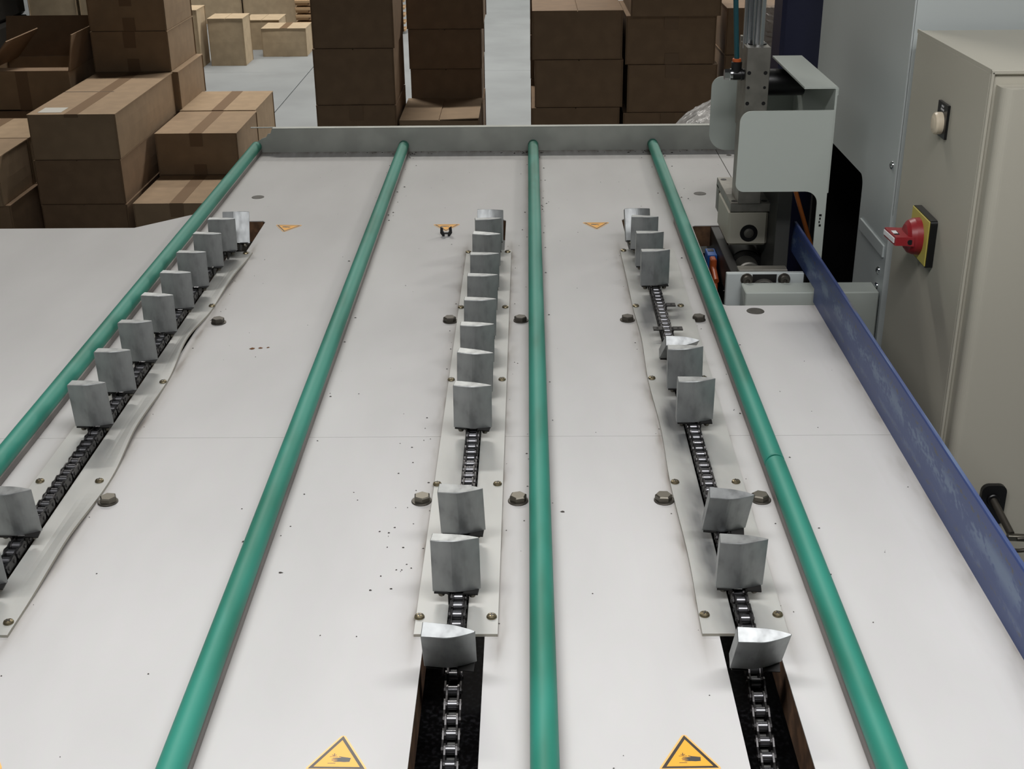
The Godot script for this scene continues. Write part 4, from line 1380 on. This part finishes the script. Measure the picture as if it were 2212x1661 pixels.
func cartons() -> void:
	var hid := {"group": "cartons at the foot of the stacks", "tape": false}
	var hl := "closed brown cardboard box low in a stack, hidden by the others"
	# pile by the green rod: front pair of columns
	var c := carton("long brown box with a white label, top of the nearest short pile", -1.907, -1.567, 0.348, 0.524, -4.80, -5.663, "card_a", {"drop": 0.012, "low_tape": false})
	var s := Sh.new()
	s.box(Vector3(-1.875, 0.5243, -4.925), Vector3(-1.785, 0.5248, -4.835))
	part("paper_label", s, M.paper_label, c, "white paper label")
	s = Sh.new()
	s.box(Vector3(-1.905, 0.5241, -5.238), Vector3(-1.70, 0.5247, -5.233))
	part("flap_slit", s, M.chip, c, "dark slit across the lid")
	carton("long brown box under the one with the white label", -1.910, -1.570, 0.172, 0.347, -4.80, -5.663, "card_b", {"drop": 0.0, "low_tape": false})
	carton("long brown box on the floor, lowest below the white label", -1.908, -1.568, 0.0, 0.171, -4.80, -5.663, "card_b", {"drop": 0.0, "low_tape": false})
	carton("brown box with taped front, behind the table's torn fence corner", -1.548, -1.204, 0.182, 0.357, -5.20, -5.634, "card_a")
	carton("brown taped box farther from the table, in line behind the taped-front one", -1.552, -1.212, 0.182, 0.359, -5.640, -6.075, "card_c")
	carton("low brown box with wide tape, half hidden by the table edge", -1.540, -1.198, 0.0, 0.181, -4.775, -5.195, "card_a")
	carton(hl, -1.548, -1.204, 0.0, 0.181, -5.20, -5.634, "card_b", hid)
	carton(hl, -1.552, -1.212, 0.0, 0.181, -5.640, -6.075, "card_b", hid)
	# the tall pile behind
	var tx := [[-1.912, -1.572, "brown box at the top of the tall pile, cut off by the picture's edge"], [-1.914, -1.572, "brown box with crumpled tape, second from top of the tall pile"], [-1.905, -1.545, "brown box in the tall pile, only its long side showing"]]
	var ty := [[0.700, 0.876], [0.525, 0.699], [0.349, 0.524]]
	for i in 3:
		carton(tx[i][2], tx[i][0], tx[i][1], ty[i][0], ty[i][1], -5.668, -6.14, "card_a", {"drop": 0.07})
	carton(hl, -1.905, -1.560, 0.174, 0.348, -5.668, -6.14, "card_b", hid)
	carton(hl, -1.905, -1.560, 0.0, 0.173, -5.668, -6.14, "card_b", hid)
	# boxes at the picture's rim, below the open one
	carton("brown box whose long side faces the low piles, below the open box", -2.40, -1.965, 0.222, 0.404, -4.60, -4.935, "card_a")
	carton("brown box just behind the one below the open box", -2.40, -1.965, 0.222, 0.404, -4.94, -5.30, "card_c")
	carton("shaded brown box on the floor beneath the ones at the rim", -2.39, -1.950, 0.0, 0.221, -4.62, -4.935, "card_b", {"tape": false})
	carton(hl, -2.40, -1.965, 0.0, 0.221, -4.94, -5.30, "card_b", hid)
	carton(hl, -2.36, -1.955, 0.0, 0.201, -5.44, -5.82, "card_b", hid)
	carton(hl, -2.36, -1.955, 0.202, 0.404, -5.44, -5.82, "card_b", hid)
	open_box()
	# the stack in the middle: bigger cartons
	var sl := ["large brown box at the top of the stack by the bare floor strip", "large brown box with glossy tape, second in the stack of larger boxes", "large brown box with dark tape, third in the stack of larger boxes"]
	var sy := [[0.743, 0.952], [0.530, 0.742], [0.320, 0.529]]
	var sx := [[-0.815, -0.503], [-0.819, -0.508], [-0.820, -0.507]]
	for i in 3:
		carton(sl[i], sx[i][0], sx[i][1], sy[i][0], sy[i][1], -4.90, -5.31, "card_b", {"drop": 0.06 if i == 2 else 0.0, "low_tape": i == 1})
	carton(hl, -0.82, -0.507, 0.107, 0.319, -4.90, -5.31, "card_b", hid)
	carton(hl, -0.82, -0.507, 0.0, 0.106, -4.90, -5.31, "card_b", hid)
	var ql := ["dark brown box, top of the set-back stack beside the larger boxes", "dark brown box, second from top in the set-back stack", "dark brown box, third from top in the set-back stack, behind the gaping one"]
	var qy := [[0.747, 0.905], [0.586, 0.746], [0.427, 0.585]]
	for i in 3:
		carton(ql[i], -0.497 + 0.004 * i, [-0.180, -0.190, -0.192][i], qy[i][0], qy[i][1], -5.335, -5.75, "card_b", {"drop": 0.0, "low_tape": false})
	carton(hl, -0.49, -0.19, 0.213, 0.426, -5.335, -5.75, "card_b", hid)
	carton(hl, -0.49, -0.19, 0.0, 0.212, -5.335, -5.75, "card_b", hid)
	carton("brown box with a gaping lid at the foot of the set-back stack", -0.501, -0.190, 0.300, 0.470, -4.90, -5.325, "card_a", {"lift": 0.007, "tape": false})
	carton(hl, -0.50, -0.19, 0.150, 0.299, -4.90, -5.325, "card_b", hid)
	carton(hl, -0.50, -0.19, 0.0, 0.149, -4.90, -5.325, "card_b", hid)
	# the block of stacks by the clamping head
	var el := ["brown box with a sunlit-looking pale top, nearest the bare floor strip", "brown box second down in the column beside the bare floor strip", "brown box third down in that column, cut by the fence"]
	var ey := [[0.712, 0.889], [0.535, 0.711], [0.358, 0.534]]
	el[0] = "brown box with a bright bare top, heading the column beside the floor strip"
	for i in 3:
		carton(el[i], [0.014, 0.023, 0.011][i], [0.350, 0.355, 0.346][i], ey[i][0], ey[i][1], -4.80, -5.235, "card_b", {"drop": 0.0, "low_tape": false, "tape": false})
	carton(hl, 0.014, 0.348, 0.180, 0.357, -4.80, -5.235, "card_b", hid)
	carton(hl, 0.014, 0.348, 0.0, 0.179, -4.80, -5.235, "card_b", hid)
	for q in [["brown box peeping out behind the bright-topped one, upper", 0.735, 0.900], ["brown box peeping out behind the column, lower", 0.560, 0.734]]:
		carton(q[0], 0.008, 0.352, q[1], q[2], -5.245, -5.68, "card_b", {"tape": false})
	for q in [[0.375, 0.559], [0.19, 0.374], [0.0, 0.189]]:
		carton(hl, 0.010, 0.352, q[0], q[1], -5.245, -5.68, "card_b", hid)
	var fl := ["brown box cut by the picture's top, beside the teal hose", "brown box with a faint tape band, left of the drilled column", "brown box above the crumpled plastic film", "brown box sunk behind the crumpled plastic film"]
	fl[1] = "brown box with a faint tape band, level with the drilled column's rods"
	var fy := [[0.872, 1.05], [0.692, 0.868], [0.514, 0.691], [0.335, 0.513]]
	for i in 4:
		carton(fl[i], [0.371, 0.3595, 0.3695, 0.357][i], [0.701, 0.694, 0.706, 0.694][i], fy[i][0], fy[i][1], [-4.75, -4.80, -4.80, -4.80][i], -5.235, "card_b", {"drop": 0.05, "low_tape": i == 1})
	carton(hl, 0.359, 0.694, 0.168, 0.334, -4.80, -5.235, "card_b", hid)
	carton(hl, 0.359, 0.694, 0.0, 0.167, -4.80, -5.235, "card_b", hid)
	for q in [["brown box with a bright top behind the twin steel rods", 0.690, 0.866], ["brown box below the bright-topped one, behind the drilled column", 0.513, 0.689]]:
		carton(q[0], 0.757, 1.095, q[1], q[2], -5.0, -5.43, "card_b", {"drop": 0.0, "low_tape": false})
	for q in [[0.342, 0.512], [0.171, 0.341], [0.0, 0.170]]:
		carton(hl, 0.757, 1.095, q[0], q[1], -5.0, -5.43, "card_b", hid)
	film_things()
	# small boxes on the far floor
	carton("upright pale box standing alone on the open floor", -2.165, -1.922, 0.0, 0.315, -8.80, -9.05, "card_pale", {"tape": false})
	carton("tall narrow pale box half hidden by the tall pile", -2.42, -2.203, 0.0, 0.385, -8.70, -8.95, "card_pale", {"tape": false})
	carton("wide pale box with a crease across its front, on the open floor", -1.878, -1.560, 0.0, 0.196, -9.15, -9.43, "card_pale", {"drop": 0.0})
	carton("flat pale box farthest back on the floor, behind the creased one", -2.060, -1.80, 0.0, 0.212, -9.45, -9.75, "card_pale", {"tape": false})
	# big containers behind
	for q in [["big pale carton container standing behind the far floor boxes", -2.95, -2.345, 0.0, 1.25, -10.75, -11.6], ["big pale carton container nearest the pallet boards", -2.335, -1.90, 0.0, 1.25, -10.75, -11.6], ["big pale carton panel behind the open box, at the picture's corner", -3.19, -2.875, 0.0, 1.2, -8.35, -9.2], ["big pale carton panel between the open box and the tall pile", -2.862, -2.45, 0.0, 1.2, -8.35, -9.2]]:
		carton(q[0], q[1], q[2], q[3], q[4], q[5], q[6], "card_pale", {"tape": false, "bulge": 0.006})
	# pallet with boards, on edge and flat
	var o := thing("wooden_pallet", "stack of pale wooden pallet boards beside the larger boxes", "pallet", Vector3(-1.5, 0, -10.4))
	for k in 5:
		s = Sh.new()
		var y := 0.0 + k * 0.055
		s.box(Vector3(-1.80, y + 0.02, -10.25), Vector3(-0.95, y + 0.042, -10.13), 0.003)
		part("deck_board", s, M.wood, o)
		s = Sh.new()
		s.box(Vector3(-1.80, y, -10.55), Vector3(-1.70, y + 0.02, -10.15), 0.002)
		part("spacer", s, M.wood, o)
	for k in 4:
		s = Sh.new()
		s.box(Vector3(-1.88 + k * 0.075, 0.0, -10.70 - 0.03 * (k % 2)), Vector3(-1.82 + k * 0.075, 1.1, -10.66 - 0.03 * (k % 2)), 0.003)
		part("upright_board", s, M.wood, o)
	o = thing("wrapped_bundle", "dark film-wrapped bundle at the far corner behind the open box", "bundle", Vector3(-3.6, 0, -8.2))
	s = Sh.new()
	for k in 4:
		s.box(Vector3(-4.1 + 0.02 * (k % 2), k * 0.2, -8.5), Vector3(-3.22 - 0.02 * (k % 3), k * 0.2 + 0.197, -7.9 - 0.02 * (k % 2)), 0.02)
	part("wrapped_packs", s, M.black_steel, o)

func open_box() -> void:
	var o := thing("open_box", "brown box with its lid flaps standing open", "box", Vector3(-2.15, 0.405, -5.65))
	var x0 := -2.36
	var x1 := -1.953
	var y0 := 0.4055
	var y1 := 0.570
	var z0 := -5.45
	var z1 := -5.84
	var th := 0.004
	var s := Sh.new()
	s.box(Vector3(x0, y0, z0 - th), Vector3(x1, y1, z0), 0.0008)
	s.box(Vector3(x0, y0, z1), Vector3(x1, y1, z1 + th), 0.0008)
	s.box(Vector3(x0, y0, z1 + th), Vector3(x0 + th, y1, z0 - th), 0.0008)
	s.box(Vector3(x1 - th, y0, z1 + th), Vector3(x1, y1, z0 - th), 0.0008)
	s.box(Vector3(x0, y0, z1), Vector3(x1, y0 + th, z0), 0.0008)
	part("body", s, M.card_a, o)
	var flap := func(a: Vector3, b: Vector3, up: Vector3) -> void:
		var f := Sh.new()
		f.prism(pv([0, 0, 1, 0, 0.985, 1, 0.015, 1]), a, b - a, up, (b - a).cross(up).normalized() * th)
		part("lid_flap", f, M.card_b, o)
	flap.call(Vector3(x0, y1, z1), Vector3(x1, y1, z1), Vector3(0, 0.17, -0.05))
	flap.call(Vector3(x1, y1, z0), Vector3(x1, y1, z1), Vector3(0.030, 0.15, 0.0))
	flap.call(Vector3(x0 + 0.05, y1, z0), Vector3(x0 + 0.05, y1, z1), Vector3(0.12, 0.13, 0.03))
	# near flap folded inwards, pale in the light
	flap.call(Vector3(x0, y1 - 0.002, z0), Vector3(x1, y1 - 0.002, z0), Vector3(0, -0.012, -0.15))
	s = Sh.new()
	s.box(Vector3(-2.182, y0 + 0.0, z0 - 0.001), Vector3(-2.130, y1, z0 + 0.0006))
	part("tape", s, M.tape, o)

func film_sheet(o: Node3D, called: String, nx: int, ny: int, at: Callable, m: Material) -> void:
	var s := Sh.new()
	var P := []
	for i in nx + 1:
		var r := []
		for j in ny + 1:
			r.append(at.call(float(i) / nx, float(j) / ny))
		P.append(r)
	for i in nx:
		for j in ny:
			s.quad(P[i][j], P[i + 1][j], P[i + 1][j + 1], P[i][j + 1])
	part(called, s, m, o)

func film_things() -> void:
	var f := FastNoiseLite.new()
	f.seed = 15
	f.frequency = 6.0
	f.fractal_type = FastNoiseLite.FRACTAL_RIDGED
	f.fractal_octaves = 3
	var o := thing("plastic_film", "heap of crumpled clear plastic film behind the fence", "plastic film", Vector3(0.65, 0, -4.0))
	for sh in [[1.0, "film_skin", "film"], [0.965, "film_core", "film_inner"]]:
		film_sheet(o, sh[1], 170, 84, func(u: float, v: float) -> Vector3:
			var a := TAU * u
			var k := sqrt(v)
			var x := cos(a) * 0.46 * k
			var z := -sin(a) * 0.42 * k
			var h := 0.775 - 0.10 * k - 0.10 * maxf(0, -cos(a)) * k - 0.25 * pow(k, 3.0)
			if v > 0.93:
				h = lerpf(h, 0.0, (v - 0.93) / 0.07)
			var n := f.get_noise_2d(x * 0.9 + z * 0.5, z * 0.9 - x * 0.35)
			return Vector3(0.72 + x * sh[0], maxf(0.0, h * sh[0] + n * 0.016 * (1.0 if v < 0.93 else 0.3)), -4.02 + z * sh[0]), M[sh[2]])
	# film hung over the boxes behind the twin rods
	o = thing("hanging_film", "clear plastic film hanging over boxes behind the twin steel rods", "plastic film", Vector3(0.95, 0.6, -4.98))
	film_sheet(o, "film_skin", 24, 20, func(u: float, v: float) -> Vector3:
		var x := 0.87 + 0.30 * u
		var n := f.get_noise_2d(x * 1.5, v * 0.6)
		return Vector3(x + 0.01 * n, 0.875 - 0.20 * v + 0.012 * n, -4.985 + 0.03 * v + 0.014 * n), M.film)

# ------------------------------------------------------------------ chips and dust
func bits() -> void:
	var flake := func(s: Sh, p: Vector3, r: float) -> void:
		var k := 5
		var ring := []
		var ph := rng.randf() * TAU
		for i in k:
			var a := TAU * i / k + ph
			ring.append(p + Vector3(cos(a) * r * rng.randf_range(0.5, 1.2), 0.00035, sin(a) * r * rng.randf_range(0.4, 1.0)))
		var top := p + Vector3(0, r * 0.35 + 0.0006, 0)
		for i in k:
			s.tri(top, ring[(i + 1) % k], ring[i])
	var s := Sh.new()
	for i in 130:
		var z := lerpf(-2.8, -0.78, pow(rng.randf(), 0.8))
		var x := rng.randf_range(-0.60, 0.43)
		if z > -2.26 and z < -1.83 and x > 0.29:
			continue
		var bad := false
		for q in SLOTS:
			if x > q[0] - 0.004 and x < q[1] + 0.004 and (z < -2.1 and z > -2.31 or z > -0.98):
				bad = true
		if not bad:
			flake.call(s, Vector3(x, TY, z), rng.randf_range(0.0004, 0.0012))
	# denser along the fence, the rods and the strips
	for i in 60:
		flake.call(s, Vector3(rng.randf_range(-0.58, 0.40), TY, -2.83 + absf(rng.randfn(0, 0.012))), rng.randf_range(0.0007, 0.0024))
	for x in [-0.2805, 0.0105, 0.2785]:
		for i in 30:
			flake.call(s, Vector3(x + (0.013 + absf(rng.randfn(0, 0.008))) * (1 if rng.randf() > 0.35 else -1), TY, lerpf(-2.82, -1.0, pow(rng.randf(), 1.4))), rng.randf_range(0.0008, 0.0026))
		for i in 12:
			flake.call(s, Vector3(x + rng.randfn(0, 0.02), TY, -2.825 + absf(rng.randfn(0, 0.012))), rng.randf_range(0.0015, 0.004))
	for i in 50:
		var c: float = [-0.4815, -0.1115, -0.0270, 0.1545, 0.2400][i % 5]
		flake.call(s, Vector3(c + rng.randfn(0, 0.004), TY, rng.randf_range(-2.1, -0.97)), rng.randf_range(0.0005, 0.0014))
	for i in 26:
		flake.call(s, Vector3(-0.135 + rng.randfn(0, 0.016), TY, rng.randf_range(-1.45, -1.05)), rng.randf_range(0.0006, 0.0018))
	var o := MeshInstance3D.new()
	o.name = "dust_chips"
	o.mesh = s.mesh()
	o.material_override = M.chip
	add_child(o)
	o.set_meta("kind", "stuff")
	tag(o, "scattered dark drilling chips and dust on the white table", "dust chips")
	var w := Sh.new()
	for i in 3:
		flake.call(w, Vector3(-0.395 + 0.011 * i, TY, -1.672 - 0.002 * i), 0.0045 - 0.001 * i)
	var ws := MeshInstance3D.new()
	ws.name = "wood_chip"
	ws.mesh = w.mesh()
	ws.material_override = M.chip_brown
	add_child(ws)
	tag(ws, "tiny brown wood flakes lying alone between the first two green rods", "wood chip")
